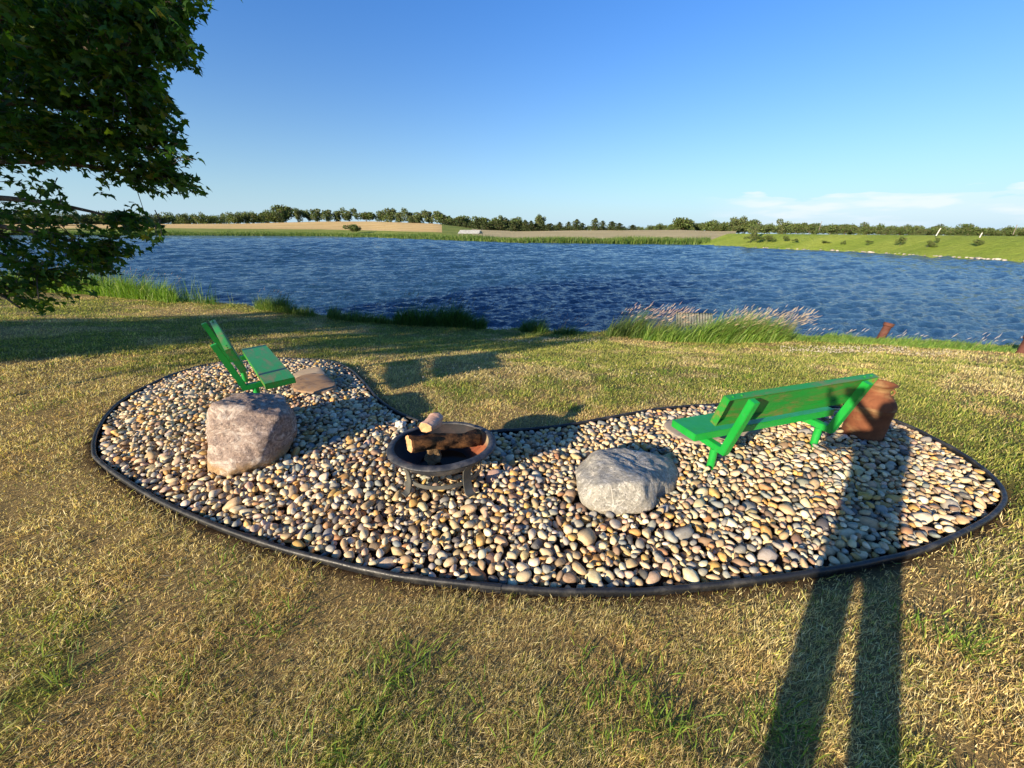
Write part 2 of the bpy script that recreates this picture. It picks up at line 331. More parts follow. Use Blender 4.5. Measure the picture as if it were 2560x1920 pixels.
def gnd(px,py,dz=0.):
    d=ray(px,py); gz=zlawn(d[0]*_ts,d[1]*_ts)+dz; h=CAMH+d[2]*_ts-gz; h=np.where(shored(d[0]*_ts,d[1]*_ts)<.08,np.minimum(h,-1e-6),h); i=int(np.argmax(h<=0))
    if i==0: t=_ts[-1]
    else: t=_ts[i-1]+(_ts[i]-_ts[i-1])*h[i-1]/(h[i-1]-h[i])
    return Vector((d[0]*t,d[1]*t,zg(d[0]*t,d[1]*t)))

# gravel bed outline, from the photograph's outline laid on the ground
bed_px=[(207,985),(213,940),(250,885),(310,845),(400,806),(480,787),(560,780),(640,779),(705,783),(752,800),(785,830),(818,868),(860,897),(905,916),(960,930),(1020,940),(1090,938),(1150,934),(1230,925),(1310,910),(1400,893),(1470,885),(1540,880),(1640,876),(1740,880),(1830,890),(1900,906),(1966,930),(2040,968),(2095,1002),(2145,1045),(2164,1082),(2148,1112),(2100,1145),(2000,1190),(1900,1217),(1800,1237),(1650,1259),(1500,1276),(1350,1285),(1200,1285),(1050,1275),(900,1258),(800,1240),(700,1216),(600,1188),(500,1154),(400,1113),(320,1073),(258,1034),(222,1006)]
k=2560/2212
bedP=np.array([[*gnd(x*k,y*k)[:2]] for x,y in bed_px]); BED=catmull(bedP,6)
def green_amt(x,y):
    g=fbm(x,y,.55,1)*.6+fbm(x,y,2.3,4)*.4
    g=.5+(g-.5)*1.35+.06*smooth((np.asarray(y)-4.5)/4)-.20*smooth((-np.asarray(x)-1.2)/1.5)*smooth((5.5-np.asarray(y))/2)-.10*np.exp(-((np.asarray(x)+.3)**2/3+(np.asarray(y)-4.3)**2/1.2))
    # dry ring of disturbed turf round the bed
    dd=beddist(x,y); g=g-.16*np.exp(-(dd/.35)**2)
    d=shored(x,y); g=g+.25*smooth((1.6-d)/1.4)
    return g
def beddist(x,y):
    x=np.asarray(x,float).ravel();y=np.asarray(y,float).ravel();P=BED[::2];Q=np.roll(P,-1,axis=0);best=np.full(x.shape,9e9)
    for a,b in zip(P,Q):
        e=b-a;L2=e@e+1e-9;t=np.clip(((x-a[0])*e[0]+(y-a[1])*e[1])/L2,0,1);best=np.minimum(best,(x-a[0]-t*e[0])**2+(y-a[1]-t*e[1])**2)
    return np.sqrt(best)
def lawncol(x,y):
    g=smooth((green_amt(x,y)-.40)/.26)[:,None]; dd=beddist(x,y)[:,None]
    c=np.array([.48,.35,.16])*(1-g)+np.array([.27,.26,.075])*g
    s=np.exp(-(dd/.07)**2); c=c*(1-s)+np.array([.10,.06,.035])*s
    return c
# lawn sheet: polar grid
rr=np.concatenate([np.linspace(0,.5,4),np.geomspace(.6,24,230),np.geomspace(24.8,300,50)]); nth=640; th=np.linspace(0,2*PI,nth,endpoint=False)
RR,TT=np.meshgrid(rr,th,indexing='ij'); X=(RR*np.sin(TT)).ravel(); Y=(RR*np.cos(TT)).ravel()
Z=zlawn(X,Y)-.35*inpoly(X,Y,BED*1.0)*smooth(beddist(X,Y)/.08).reshape(-1)*.35
I=np.arange(len(rr)*nth).reshape(len(rr),nth); A=I[:-1];B=I[1:]; q=np.stack([A,B,np.roll(B,-1,1),np.roll(A,-1,1)],-1).reshape(-1,4)
keep=(shored(X[q].mean(1),Y[q].mean(1))>-3.2); q=q[keep][:,::-1]
lawn=npmesh('lawn',np.stack([X,Y,Z],1),[q],M_lawn,cols=lawncol(X,Y),smooth=True); tag(lawn,kind='structure')
# soil under the stones
gx=np.arange(BED[:,0].min(),BED[:,0].max(),.06); gy=np.arange(BED[:,1].min(),BED[:,1].max(),.06); GX,GY=np.meshgrid(gx,gy,indexing='ij')
ins=inpoly(GX,GY,BED); Ig=np.arange(GX.size).reshape(GX.shape); q=np.stack([Ig[:-1,:-1],Ig[1:,:-1],Ig[1:,1:],Ig[:-1,1:]],-1); kq=(ins[:-1,:-1]&ins[1:,:-1]&ins[1:,1:]&ins[:-1,1:]); q=q[kq]
soil=npmesh('ground',np.stack([GX.ravel(),GY.ravel(),zlawn(GX.ravel(),GY.ravel())-.012],1),[q],M_soil,smooth=True); tag(soil,kind='structure')

# far shore and land: columns of (px, shore y, strip-top y, field-top y)
fs=np.array([(-900,586,571,561),(0,588.5,571,561),(380,588.5,570.5,560.5),(600,589.4,572,559),(800,590.5,573.6,554),(930,593,576,553.5),(1000,596.6,578,556),(1090,600,580,559),(1200,604,590,573),(1290,607.5,597,577),(1500,609.5,600,575.5),(1700,611.5,598,575),(1760,612.5,598,577)],float)
def horizon(px): return 578+(px-1280)*.00625
def azpx(px): d=ray(px,horizon(px)); return math.atan2(d[0],d[1])
AZ=np.array([azpx(p) for p in fs[:,0]])
rs=[];hz_=[]
for p,ys,s1,f1 in fs: 
    a=at(p,ys,ZL); rs.append(math.hypot(a[0],a[1]))
RS=np.array(rs)
def elz(px,py,r): return atr(px,py,r)[2]
R1=RS+np.interp(fs[:,0],[0,900,1200,1760],[45,40,30,14]); Z1=np.array([elz(p,s1,r) for (p,_,s1,_),r in zip(fs,R1)])
R2=R1+np.interp(fs[:,0],[0,900,1200,1400,1760],[190,170,110,130,120]); Z2=np.array([elz(p,f1,r) for (p,_,_,f1),r in zip(fs,R2)])
def colz(a,r):
    """height of the far land (left and centre) at azimuth a, range r"""
    r0,r1,r2,z1,z2=[np.interp(a,AZ,v) for v in (RS,R1,R2,Z1,Z2)]
    z=np.where(r<r0,ZL-(r0-r)*.3,np.where(r<r1,ZL+.15+(z1-ZL-.15)*((r-r0)/(r1-r0))**.8,np.where(r<r2,z1+(z2-z1)*smooth((r-r1)/(r2-r1))*.5+(z2-z1)*.5*(r-r1)/(r2-r1),z2-(r-r2)*.002)))
    return np.maximum(z,-3)
aA=np.linspace(R(-84),azpx(1840),420)
def band(name,fr0,fr1,n,mat,a0=None,a1=None,lift=0.):
    a=aA if a0 is None else np.linspace(a0,a1,160); t=np.linspace(0,1,n); ra=fr0(a); rb=fr1(a); Rg=ra[:,None]+(rb-ra)[:,None]*t[None]; Ag=np.repeat(a[:,None],n,1)
    z=colz(Ag,Rg)+lift+.25*(fbm(Rg*np.sin(Ag),Rg*np.cos(Ag),.05,3)-.5)*smooth((Rg-np.interp(Ag,AZ,RS))/20)
    V=np.stack([Rg*np.sin(Ag),Rg*np.cos(Ag),z],-1).reshape(-1,3); I=np.arange(len(V)).reshape(len(a),n)
    o=npmesh(name,V,[np.stack([I[:-1,:-1],I[:-1,1:],I[1:,1:],I[1:,:-1]],-1).reshape(-1,4)],mat,smooth=True); return tag(o,kind='structure')
fi=lambda v:(lambda a:np.interp(a,AZ,v))
band('far_bank',lambda a:np.interp(a,AZ,RS)-4,fi(R1),14,M_farg)
aw=azpx(1105); ab=azpx(1180)
band('wheat_field',fi(R1),fi(R2),24,M_wheat,R(-84),aw)
band('meadow',fi(R1),fi(R2),24,M_farg,aw,ab)
band('bare_field',fi(R1),fi(R2),24,M_bare,ab,azpx(1840))
band('far_terrain',fi(R2),lambda a:np.full(len(a),2500.),30,M_hill)
# dam on the right: embankment with a crest almost at eye level
dam_px=[(1745,612.5,579.6),(1800,615,580.2),(1900,620,581.6),(2000,624.5,583),(2100,628.5,584.4),(2200,634,585.8),(2300,640,587),(2420,647,588.6),(2560,655,590.5)]
DW=np.array([at(p,y,ZL)[:2] for p,y,_ in dam_px]); e=DW[-1]-DW[-3]; DW=np.vstack([DW,DW[-1]+e*2,DW[-1]+e*6])
DW=catmull(DW,8,False); tn=np.gradient(DW,axis=0); tn/=np.linalg.norm(tn,axis=1)[:,None]; nr=np.stack([-tn[:,1],tn[:,0]],1)
if nr[10]@DW[10]<0: nr=-nr
prof=[(-3,-1.2),(0,0),(.6,.25),(2,.60),(4,1.25),(6,1.85),(8,2.36),(9,2.50),(12.5,2.50),(15,2.0),(20,1.1),(60,1.0),(300,1.2),(2200,2.)]
px0=np.array([p[0] for p in dam_px])
def damprof(i,o,h):
    grow=1.
    return np.array([DW[i,0]+nr[i,0]*o,DW[i,1]+nr[i,1]*o,ZL+h*grow])
V=[];
for i in range(len(DW)):
    for o,h in prof: V.append(damprof(i,o,h+(.12*(vnoise(i*.7,o*.5,1,8)-.5) if 1<o<9 else 0)))
V=np.array(V); I=np.arange(len(V)).reshape(len(DW),len(prof)); q=np.stack([I[:-1,:-1],I[1:,:-1],I[1:,1:],I[:-1,1:]],-1)
dam=npmesh('embankment',V,[q[:,:9].reshape(-1,4)],M_meadow,smooth=True); tag(dam,kind='structure')
back=npmesh('far_terrain',V,[q[:,9:].reshape(-1,4)],M_farg,smooth=True); tag(back,kind='structure')

# ---------------------------------------------------------------- water
rw=np.concatenate([np.geomspace(4.5,160,860),np.geomspace(161.5,420,40)]); tw=np.linspace(R(-88),R(88),1050)
RW,TW=np.meshgrid(rw,tw,indexing='ij'); X=(RW*np.sin(TW)).ravel(); Y=(RW*np.cos(TW)).ravel(); Zw=np.zeros_like(X)
wr=np.random.default_rng(11)
for i in range(60):
    lam=.16*(7.**wr.random()) if i<46 else wr.uniform(1.2,3.6); kk=2*PI/lam; ang=R(-62)+wr.normal(0,.42)   # wind from the left and a little towards the viewer
    amp=.0118*lam**.95*(.6+.8*wr.random()); ph=kk*(X*math.cos(ang)+Y*math.sin(ang))+wr.random()*6.28
    fade=np.clip(lam*42/np.maximum(RW.ravel(),.1),0,1)*(1. if i<46 else 1.15*np.clip((RW.ravel()-12)/45,.05,1)); s=np.sin(ph+.35*np.sin(ph)); Zw+=amp*s*fade
Zw*=.75+.5*vnoise(X,Y,.12,2); Zw*=np.clip(shored(X,Y)/-1.2,.25,1)
I=np.arange(len(rw)*len(tw)).reshape(len(rw),len(tw)); q=np.stack([I[:-1,:-1],I[:-1,1:],I[1:,1:],I[1:,:-1]],-1).reshape(-1,4)
q=q[(shored(X[q[:,0]],Y[q[:,0]])<.35)][:,::-1]
lake=npmesh('lake_water',np.stack([X,Y,Zw+ZL],1),[q],M_water,smooth=True); tag(lake,kind='structure')

# ---------------------------------------------------------------- edging round the bed
def offset_poly(P,d):
    t=np.roll(P,-1,0)-np.roll(P,1,0); t/=np.linalg.norm(t,axis=1)[:,None]; return P+np.stack([t[:,1],-t[:,0]],1)*d
area=.5*np.sum(BED[:,0]*np.roll(BED[:,1],-1)-np.roll(BED[:,0],-1)*BED[:,1]); sgn=1 if area>0 else -1
EP=catmull(bedP,14); n=len(EP); t=np.roll(EP,-1,0)-np.roll(EP,1,0); t/=np.linalg.norm(t,axis=1)[:,None]; nn_=np.stack([t[:,1],-t[:,0]],1)*sgn
EZ=zlawn(EP[:,0],EP[:,1])+.006+.016*(fbm(EP[:,0],EP[:,1],2.2,9)-.4)
sec=[(.009,-.05),(.009,.010),(.014,.016),(.0155,.025),(.011,.033),(.003,.036),(-.006,.034),(-.012,.027),(-.012,.019),(-.006,.011),(-.005,-.05)]
V=np.array([[EP[i,0]+nn_[i,0]*a,EP[i,1]+nn_[i,1]*a,EZ[i]+b] for i in range(n) for a,b in sec]); I=np.arange(len(V)).reshape(n,len(sec)); J=np.roll(I,-1,0)
q=np.stack([I,np.roll(I,-1,1),np.roll(J,-1,1),J],-1).reshape(-1,4)
edging=npmesh('lawn_edging',V,[q],M_edge,smooth=True); tag(edging,'black plastic lawn edging curving all round the bed of river stones','edging')

for f_ in (.07,.31,.55,.80):
    i0=int(f_*n); V=[]; sec2=[(a*1.22+(.001),b+(.004 if b>.03 else .0)) for a,b in sec]
    for i in range(i0,i0+5): V+= [[EP[i%n,0]+nn_[i%n,0]*a,EP[i%n,1]+nn_[i%n,1]*a,EZ[i%n]+b] for a,b in sec2]
    I=np.arange(len(V)).reshape(5,len(sec)); q=np.stack([I[:-1],np.roll(I[:-1],-1,1),np.roll(I[1:],-1,1),I[1:]],-1).reshape(-1,4); npmesh('connector',np.array(V),[q,I[0][None],I[-1][None][:,::-1]],M_edge,edging,smooth=False)

# ---------------------------------------------------------------- benches
BP=dict(hs=.313,s0=.063,w=.235,bt_v=-.025,bt_z=.459,ang=.272,wb=.217,tb=.051,ts=.055,av=-.062,az=.232,aL=.451)
def tray(c0,c1,plate,depth,th,mirror):
    """open channel: plate of thickness th with rims of given depth; local box x:[c0,c1], y:[0,plate], z: 0 (plate face) going to -depth"""
    bm=bmesh.new()
    box(bm,((c0+c1)/2,plate/2,-th/2),(c1-c0,plate,th))
    for y in (th/2,plate-th/2): box(bm,((c0+c1)/2,y,-th-(depth-th)/2),(c1-c0,th,depth-th))
    for x in (c0+th/2,c1-th/2): box(bm,(x,plate/2,-th-(depth-th)/2),(th,plate-2*th,depth-th))
    return bm
def bench(name,loc,th,shift,label,tilt=0.):
    r=empty(name,loc,th,label,'bench','green park benches on the stone bed'); r.rotation_euler=(tilt,0,th)
    P=BP; o0=-.138+shift; o1=o0+1.354
    # seat
    bm=tray(o0,o1,P['w'],P['ts'],.006,0); bmesh.ops.transform(bm,matrix=Matrix.Translation((0,P['s0'],P['hs'])),verts=bm.verts)
    bmobj('seat',bm,M_greenrust if shift else M_green,r,bevel=.0015)
    # backrest: plate faces the sitter (+y), rims open to the rear
    bm=tray(o0,o1,P['wb'],P['tb'],.006,0); ca,sa=math.cos(P['ang']),math.sin(P['ang'])
    M=Matrix(((1,0,0,0),(0,-sa,ca,P['bt_v']),(0,ca,sa,P['bt_z']),(0,0,0,1))); bmesh.ops.transform(bm,matrix=M,verts=bm.verts); bmesh.ops.recalc_face_normals(bm,faces=bm.faces)
    bk=bmobj('backrest',bm,M_greenrust,r,bevel=.0015)
    for ub in (o0+.05,o0+.12,o1-.12,o1-.05):
        bm=bmesh.new(); bmesh.ops.create_cone(bm,cap_ends=True,segments=6,radius1=.008,radius2=.007,depth=.008); bmesh.ops.transform(bm,matrix=M@Matrix.Translation((ub,P['wb']+.003,-P['tb']*.5))@Matrix.Rotation(-PI/2,4,'X'),verts=bm.verts); bmobj('bolt',bm,M_greenrust,bk)
    for u in (0,1.01):
        # L-shaped square tube bracket, mitred at the corner
        h=.024; vx,vz=P['av']-.004,P['az']; fr=P['s0']+P['w']-.03; top=(vx-sa*(P['aL']-.012),vz+ca*(P['aL']-.012))
        da=Vector((-sa,ca)); na=Vector((ca,sa)); b=Vector((vx,vz)); # bracket axis up and its front normal
        mi=b+Vector((h*(1-sa)/ca*1.0,h)); mo=b-Vector((h*(1-sa)/ca*1.0,h))
        tp=Vector(top); prof=[Vector((fr,vz-h)),Vector((fr,vz+h)),mi,tp+na*h,tp-na*h,mo]
        bm=bmesh.new(); A=[bm.verts.new((u-h,p.x,p.y)) for p in prof]; B=[bm.verts.new((u+h,p.x,p.y)) for p in prof]
        bm.faces.new(A); bm.faces.new(B[::-1])
        for i in range(6): bm.faces.new((A[i],B[i],B[(i+1)%6],A[(i+1)%6]))
        bmesh.ops.recalc_face_normals(bm,faces=bm.faces); bmobj('frame',bm,M_green,r,bevel=.003)
        bm=bmesh.new(); tube(bm,[(u,.012,-.12),(u,.012,vz-h-.001)],.026,20); bmobj('leg',bm,M_green,r,smooth=True,sharp=40)
    return r
zb=zg(1.6,2.4)
b1=bench('park_bench',(1.412,2.288,zb+.0),.317,0.,'green metal park bench seen from behind, beside the rusty milk can')
b2=bench('park_bench',(-2.985,3.962,.063),-.864,.068,'green metal park bench seen end-on behind the pink boulder, worn seat top',.03)

# ---------------------------------------------------------------- boulders
def planes_from(points):
    bm=bmesh.new(); [bm.verts.new(p) for p in points]; bmesh.ops.convex_hull(bm,input=bm.verts); bm.normal_update()
    c=Vector((0,0,0)); 
    for p in points: c+=Vector(p)/len(points)
    out=[]
    for f in bm.faces:
        if len(f.verts)<3 or f.calc_area()<1e-6: continue
        nr_=f.normal.copy(); d=nr_.dot(f.verts[0].co-c)
        if d<0: nr_=-nr_; d=-d
        out.append((np.array(nr_),d))
    bm.free(); return np.array(c),out
def boulder(name,points,mat,label,sub=6,soft=26.,amp=.014,dents=(),seed=0):
    c,pl=planes_from(points); bm=bmesh.new(); bmesh.ops.create_icosphere(bm,subdivisions=sub,radius=1)
    D=np.array([v.co[:] for v in bm.verts]); D/=np.linalg.norm(D,axis=1)[:,None]
    A_=np.array([np.maximum(D@nrm/d,1e-9) for nrm,d in pl]); mxA=A_.max(0); inv=((A_/mxA)**soft).sum(0)
    r=inv**(-1/soft)/mxA
    P=c+D*r[:,None]
    for (dc,rad,dep) in dents: 
        dist=np.linalg.norm(P-np.array(dc),axis=1); r=r-dep*np.exp(-(dist/rad)**2)
    P=c+D*r[:,None]
    for v,p,dd in zip(bm.verts,P,D):
        q=Vector(p); o=Vector((seed*3.1,seed,0))
        a=noise.fractal(q*4.5+o,1.,2.1,6)*amp*1.5+noise.ridged_multi_fractal(q*7+o,1.,2.,4,1.,2.)*amp*.35
        lay=math.sin((q.z*34+noise.noise(q*3+o)*5))*amp*.12
        v.co=q+Vector(dd)*(a+lay+noise.noise(q*38+o)*amp*.30+noise.noise(q*16+o)*amp*.35)
    x,y=c[0],c[1]; z=zg(x,y)
    for v in bm.verts: v.co-=Vector((x,y,z))
    o=bmobj(name,bm,mat,smooth=True); o.location=(x,y,z); return o
def P3(px,py,dy,kx=0):   # point seen at pixel, at depth dy
    return atY(px,py,dy)
YB=2.62
lb=[P3(512,1060,2.42),P3(516,1030,2.50),P3(556,1000,2.62),P3(600,985,2.75),P3(660,980,2.80),P3(716,986,2.80),P3(734,1018,2.68),P3(742,1060,2.60),P3(736,1098,2.52),P3(712,1138,2.42),P3(690,1060,2.36),
    P3(520,1105,2.32),P3(525,1135,2.24),P3(546,1168,2.16),P3(600,1165,2.14),P3(655,1155,2.20),P3(530,1010,2.45),P3(700,1040,2.40),
    (-2.12,2.95,.05),(-2.5,2.85,.05),(-2.12,2.9,.2),(-2.4,2.85,.2),(-1.80,2.38,-.12),(-2.1,2.2,-.12),(-2.05,2.85,-.12),(-2.4,2.7,-.12)]
pinkb=boulder('boulder',lb,M_pink,0,soft=40,amp=.016,dents=[(P3(700,1012,2.72),.10,.035),(P3(600,1150,2.1),.12,.02)],seed=1)
tag(pinkb,'pinkish granite boulder with white patches, in front of the end-on bench','boulder','boulders in the stone bed')
rb=[P3(1441,1222,1.98),P3(1447,1190,2.02),P3(1489,1130,2.22),P3(1550,1124,2.3),P3(1636,1131,2.34),P3(1681,1144,2.32),P3(1699,1178,2.22),P3(1702,1215,2.12),P3(1684,1234,2.04),P3(1645,1240,1.95),
    P3(1628,1272,1.84),P3(1590,1284,1.80),P3(1534,1286,1.79),P3(1480,1270,1.82),P3(1452,1250,1.86),P3(1500,1215,1.84),P3(1600,1205,1.86),
    (.6,2.45,.02),(.9,2.45,.02),(1.0,2.35,.03),(.45,2.3,.03),(.6,2.45,.08),(.85,2.42,.08),(.5,1.95,-.12),(.9,2.0,-.12),(.6,2.4,-.12),(.95,2.3,-.12)]
greyb=boulder('boulder',rb,M_grey,0,soft=70,amp=.012,dents=[(P3(1668,1250,1.94),.06,.05),(P3(1640,1212,1.86),.05,.022)],seed=4)
tag(greyb,'grey boulder with white flecks and a pale vein, left of the bench legs','boulder','boulders in the stone bed')

# ---------------------------------------------------------------- flagstones
def slab(pts,th,mat,label,dz):
    P=catmull([gnd(x,y)[:2] for x,y in pts],5); P=P+np.stack([(vnoise(P[:,0]*30,P[:,1]*30,1,3)-.5)*.016,(vnoise(P[:,0]*30,P[:,1]*30,1,6)-.5)*.016],1)
    c=P.mean(0); bm=bmesh.new(); loops=[]
    for s_,z in ((1.,-.02),(1.,th*.6),(.985,th*.92),(.95,th)): loops.append([bm.verts.new((*( (p-c)*s_),z+dz+zg(*c)*0)) for p in P])
    m=len(P)
    for a,b in zip(loops,loops[1:]):
        for i in range(m): bm.faces.new((a[i],a[(i+1)%m],b[(i+1)%m],b[i]))
    f=bm.faces.new(loops[-1]); bmesh.ops.triangulate(bm,faces=[f]); bmesh.ops.subdivide_edges(bm,edges=bm.edges[:],cuts=2,use_grid_fill=True)
    for v in bm.verts:
        if v.co.z>dz+th*.8: v.co.z+=noise.fractal(v.co*9,1,2,4)*.006+ noise.noise(v.co*3)*.006
    bmesh.ops.recalc_face_normals(bm,faces=bm.faces); o=bmobj('flagstone',bm,mat,smooth=True,sharp=50); o.location=(c[0],c[1],zg(*c)); return tag(o,label,'flagstone','flagstones in front of the benches'),P
k=2560/2212
_,SL1=slab([(742,950),(800,938),(818,955),(815,972),(745,975),(738,962)],.045,M_slab1,'tan flat flagstone right of the end-on bench, farther of the pair',.045)
_,SL2=slab([(738,974),(770,962),(812,960),(842,978),(838,992),(795,1000),(742,995)],.05,M_slab2,'brown flat flagstone right of the end-on bench, nearer of the pair',.06)
_,SL3=slab([(1655,1085),(1700,1066),(1800,1066),(1880,1078),(1895,1098),(1800,1118),(1720,1126)],.04,M_slab3,'grey flat flagstone in the shade under the bench seen from behind',.045)

# ---------------------------------------------------------------- fire pit
FX,FY,FZ=-.444,2.135,zg(-.44,2.13)+.055
fp=empty('fire_pit',(FX,FY,FZ),0,'low round black metal fire pit holding firewood, between the two boulders','fire pit')
fp.rotation_euler=(-.076,-.019,0); RIMZ=.277; Ro=.349
bm=bmesh.new(); Rb=Ro-.046
outer=[(Rb+.004,RIMZ-.008)]+[(Rb*math.cos(a)+.004,RIMZ-.012-.155*math.sin(a)) for a in np.linspace(.12,PI/2-.03,12)]+[(.004,RIMZ-.168)]
lathe(bm,outer[::-1],64); o=bmobj('bowl',bm,M_pit,fp,smooth=True)
bm=bmesh.new(); inner=[(Rb,-.006)]+[(Rb*math.cos(a),-.008-.150*math.sin(a)) for a in np.linspace(.1,PI/2-.03,14)]+[(.002,-.158)]
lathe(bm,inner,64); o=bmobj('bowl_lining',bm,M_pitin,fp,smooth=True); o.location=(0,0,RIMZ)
bm=bmesh.new(); lathe(bm,[(Rb-.004,-.004),(Rb+.004,.003),(Rb+.030,.001),(Ro-.004,-.007),(Ro,-.012),(Ro-.002,-.018),(Ro-.008,-.014),(Rb+.010,-.007),(Rb,-.010)],96,closed=True)
for v in bm.verts: 
    a=math.atan2(v.co.y,v.co.x); v.co.z+=.0012*math.sin(a*5)+.0008*math.sin(a*11)
bmobj('rim',bm,M_pit,fp,smooth=True).location=(0,0,RIMZ)
def mk_puddle():
    m=MB('dark_water'); m.base((.003,.003,.004),.12,.03); return m.m
bm=bmesh.new(); bmesh.ops.create_circle(bm,cap_ends=True,segments=48,radius=.15); bmobj('rainwater',bm,mk_puddle(),fp).location=(0,0,RIMZ-.136)
def strip(bm,pts,wdir,wd,th):
    pts=[Vector(p) for p in pts]; wv=Vector(wdir).normalized()*wd/2; rings=[]
    for i,p in enumerate(pts):
        t=(pts[min(i+1,len(pts)-1)]-pts[max(i-1,0)]).normalized(); nrm=t.cross(wv).normalized()*th/2
        rings.append([bm.verts.new(p+a*wv+b*nrm) for a,b in((-1,-1),(1,-1),(1,1),(-1,1))])
    for a,b in zip(rings,rings[1:]):
        for i in range(4): bm.faces.new((a[i],a[(i+1)%4],b[(i+1)%4],b[i]))
    bm.faces.new(rings[0][::-1]); bm.faces.new(rings[-1])
for i in range(4):
    a=R(-137+90*i); bm=bmesh.new()
    prof=[(.262,.165),(.258,.14),(.254,.11),(.254,.085),(.258,.055),(.264,.03),(.272,.012),(.286,.004),(.300,.002)]
    prof=[(r,z+.018) for r,z in prof]
    prof=catmull(prof,3,False); prof=[(.30,RIMZ-.045),(.285,RIMZ-.06),(.268,RIMZ-.085)]+[tuple(p) for p in prof]
    strip(bm,[(r*math.cos(a),r*math.sin(a),z) for r,z in prof],(-math.sin(a),math.cos(a),0),.056,.009)
    bmesh.ops.recalc_face_normals(bm,faces=bm.faces); bmobj('leg',bm,M_pitframe,fp,smooth=True,sharp=40)
bm=bmesh.new(); lathe(bm,[(.240,.078),(.246,.078),(.246,.104),(.240,.104)],72,closed=True); bmesh.ops.recalc_face_normals(bm,faces=bm.faces); bmobj('ring',bm,M_pitframe,fp,smooth=True,sharp=40)
# firewood
M_moss=mk_bark('weathered_bark',(.10,.06,.03),(.33,.22,.11),30,stretch=(.4,1,1))
def logobj(name,p0,p1,rad,label,cat='log',half=False,seed=0,mats=(None,None),flat=1.,seg=28,knot=True):
    p0=Vector(p0);p1=Vector(p1); Lg=(p1-p0).length; ns=26; bm=bmesh.new(); rings=[]
    for i in range(ns+1):
        x=Lg*i/ns; ring=[]
        for j in range(seg):
            a=j*2*PI/seg; r=rad*(1+.06*math.sin(x*9+seed))
            y,z=math.cos(a)*r,math.sin(a)*r*flat
            if half and z<-.28*rad: z=-.28*rad+(z+.28*rad)*.12
            d=noise.fractal(Vector((x*9+seed*7,y*22,z*22)),1,2,5)*rad*.34; y*=1+d/rad; z*=1+d/rad
            z+=math.sin(x*6+seed)*rad*.12
            sk=(noise.noise(Vector((y*14,z*14,seed*3)))*.02) if i in(0,ns) else 0
            ring.append(bm.verts.new((x+sk*(1 if i==0 else -1),y,z)))
        rings.append(ring)
    for a,b in zip(rings,rings[1:]):
        for j in range(seg): bm.faces.new((a[j],a[(j+1)%seg],b[(j+1)%seg],b[j]))
    for rg,fl in ((rings[0],True),(rings[-1],False)):
        c=bm.verts.new(sum((v.co for v in rg),Vector())/seg)
        for j in range(seg):
            f=bm.faces.new((c,rg[(j+1)%seg],rg[j]) if fl else (c,rg[j],rg[(j+1)%seg])); f.material_index=1
    if half:
        bm.normal_update()
        for f in bm.faces:
            if f.material_index==0 and f.normal.z<-.8 : f.material_index=1
    me=bpy.data.meshes.new(name); bm.to_mesh(me); bm.free()
    me.materials.append(mats[0]); me.materials.append(mats[1])
    for p in me.polygons: p.use_smooth=p.material_index==0
    o=obj_from(name,me); o.location=p0; o.rotation_euler=(p1-p0).to_track_quat('X','Z').to_euler()
    return tag(o,label,cat,'firewood piled in the fire pit')
def fw(px,py,z): return at(px,py,z)
l1=logobj('log',atY(1022,1113,1.99),atY(1196,1092,2.27),.050,'thick bark-covered log lying across the fire pit, orange cut end left',seed=2,mats=(M_log,M_cut),flat=.95)
l2=logobj('log',atY(1064,1067,2.09),atY(1094,1044,2.22),.050,'split reddish wood chunk on top of the bark-covered log',seed=5,mats=(M_cut2,M_cut),flat=.85,seg=7)
l3=logobj('log',fw(1083,1152,.245),fw(1086,1110,.275),.046,'short mossy log stub under the thick log, in the bowl',seed=9,mats=(M_moss,M_cut),flat=.85)

# ---------------------------------------------------------------- milk can
jx,jy=2.914,2.806; jz=zg(jx,jy)
can=empty('milk_can',(jx,jy,jz),0,'tall rusted metal milk can standing at the right end of the bench','milk can')
bm=bmesh.new()
pr=[(.001,-.03),(.128,-.03),(.133,.0),(.134,.05),(.136,.15),(.138,.25),(.1395,.30),(.143,.305),(.143,.317),(.1405,.320),(.1405,.335),(.135,.352),(.124,.372),(.108,.392),(.092,.408),(.080,.420),(.073,.432),(.070,.45),(.070,.468)]
lathe(bm,catmull(pr,3,False)[3:].tolist() if False else pr,64); bmesh.ops.recalc_face_normals(bm,faces=bm.faces)
for v in bm.verts:
    r0=math.hypot(v.co.x,v.co.y)
    if r0>.05: 
        d=noise.noise(v.co*9)*.003; v.co.x*=1+d/r0; v.co.y*=1+d/r0
bmobj('body',bm,M_canrust,can,smooth=True,sharp=50)
bm=bmesh.new(); lathe(bm,[(.070,.462),(.074,.472),(.084,.487),(.094,.498),(.099,.501),(.099,.506),(.092,.505),(.080,.492),(.066,.474),(.060,.45),(.058,.36)],64); bmobj('neck_rim',bm,M_canrust,can,smooth=True,sharp=60)
for s_ in (0,1):
    a=R(-12)+PI*s_; bm=bmesh.new(); pts=[]
    for t_ in np.linspace(-.5,.5,14): 
        ph=t_*PI*1.25; pts.append((math.cos(a)*(.083+.030*math.cos(ph)),math.sin(a)*(.083+.030*math.cos(ph)),.430+.026*math.sin(ph)))
    tube(bm,pts,.0065,8); bmobj('handle',bm,M_canrust,can,smooth=True)

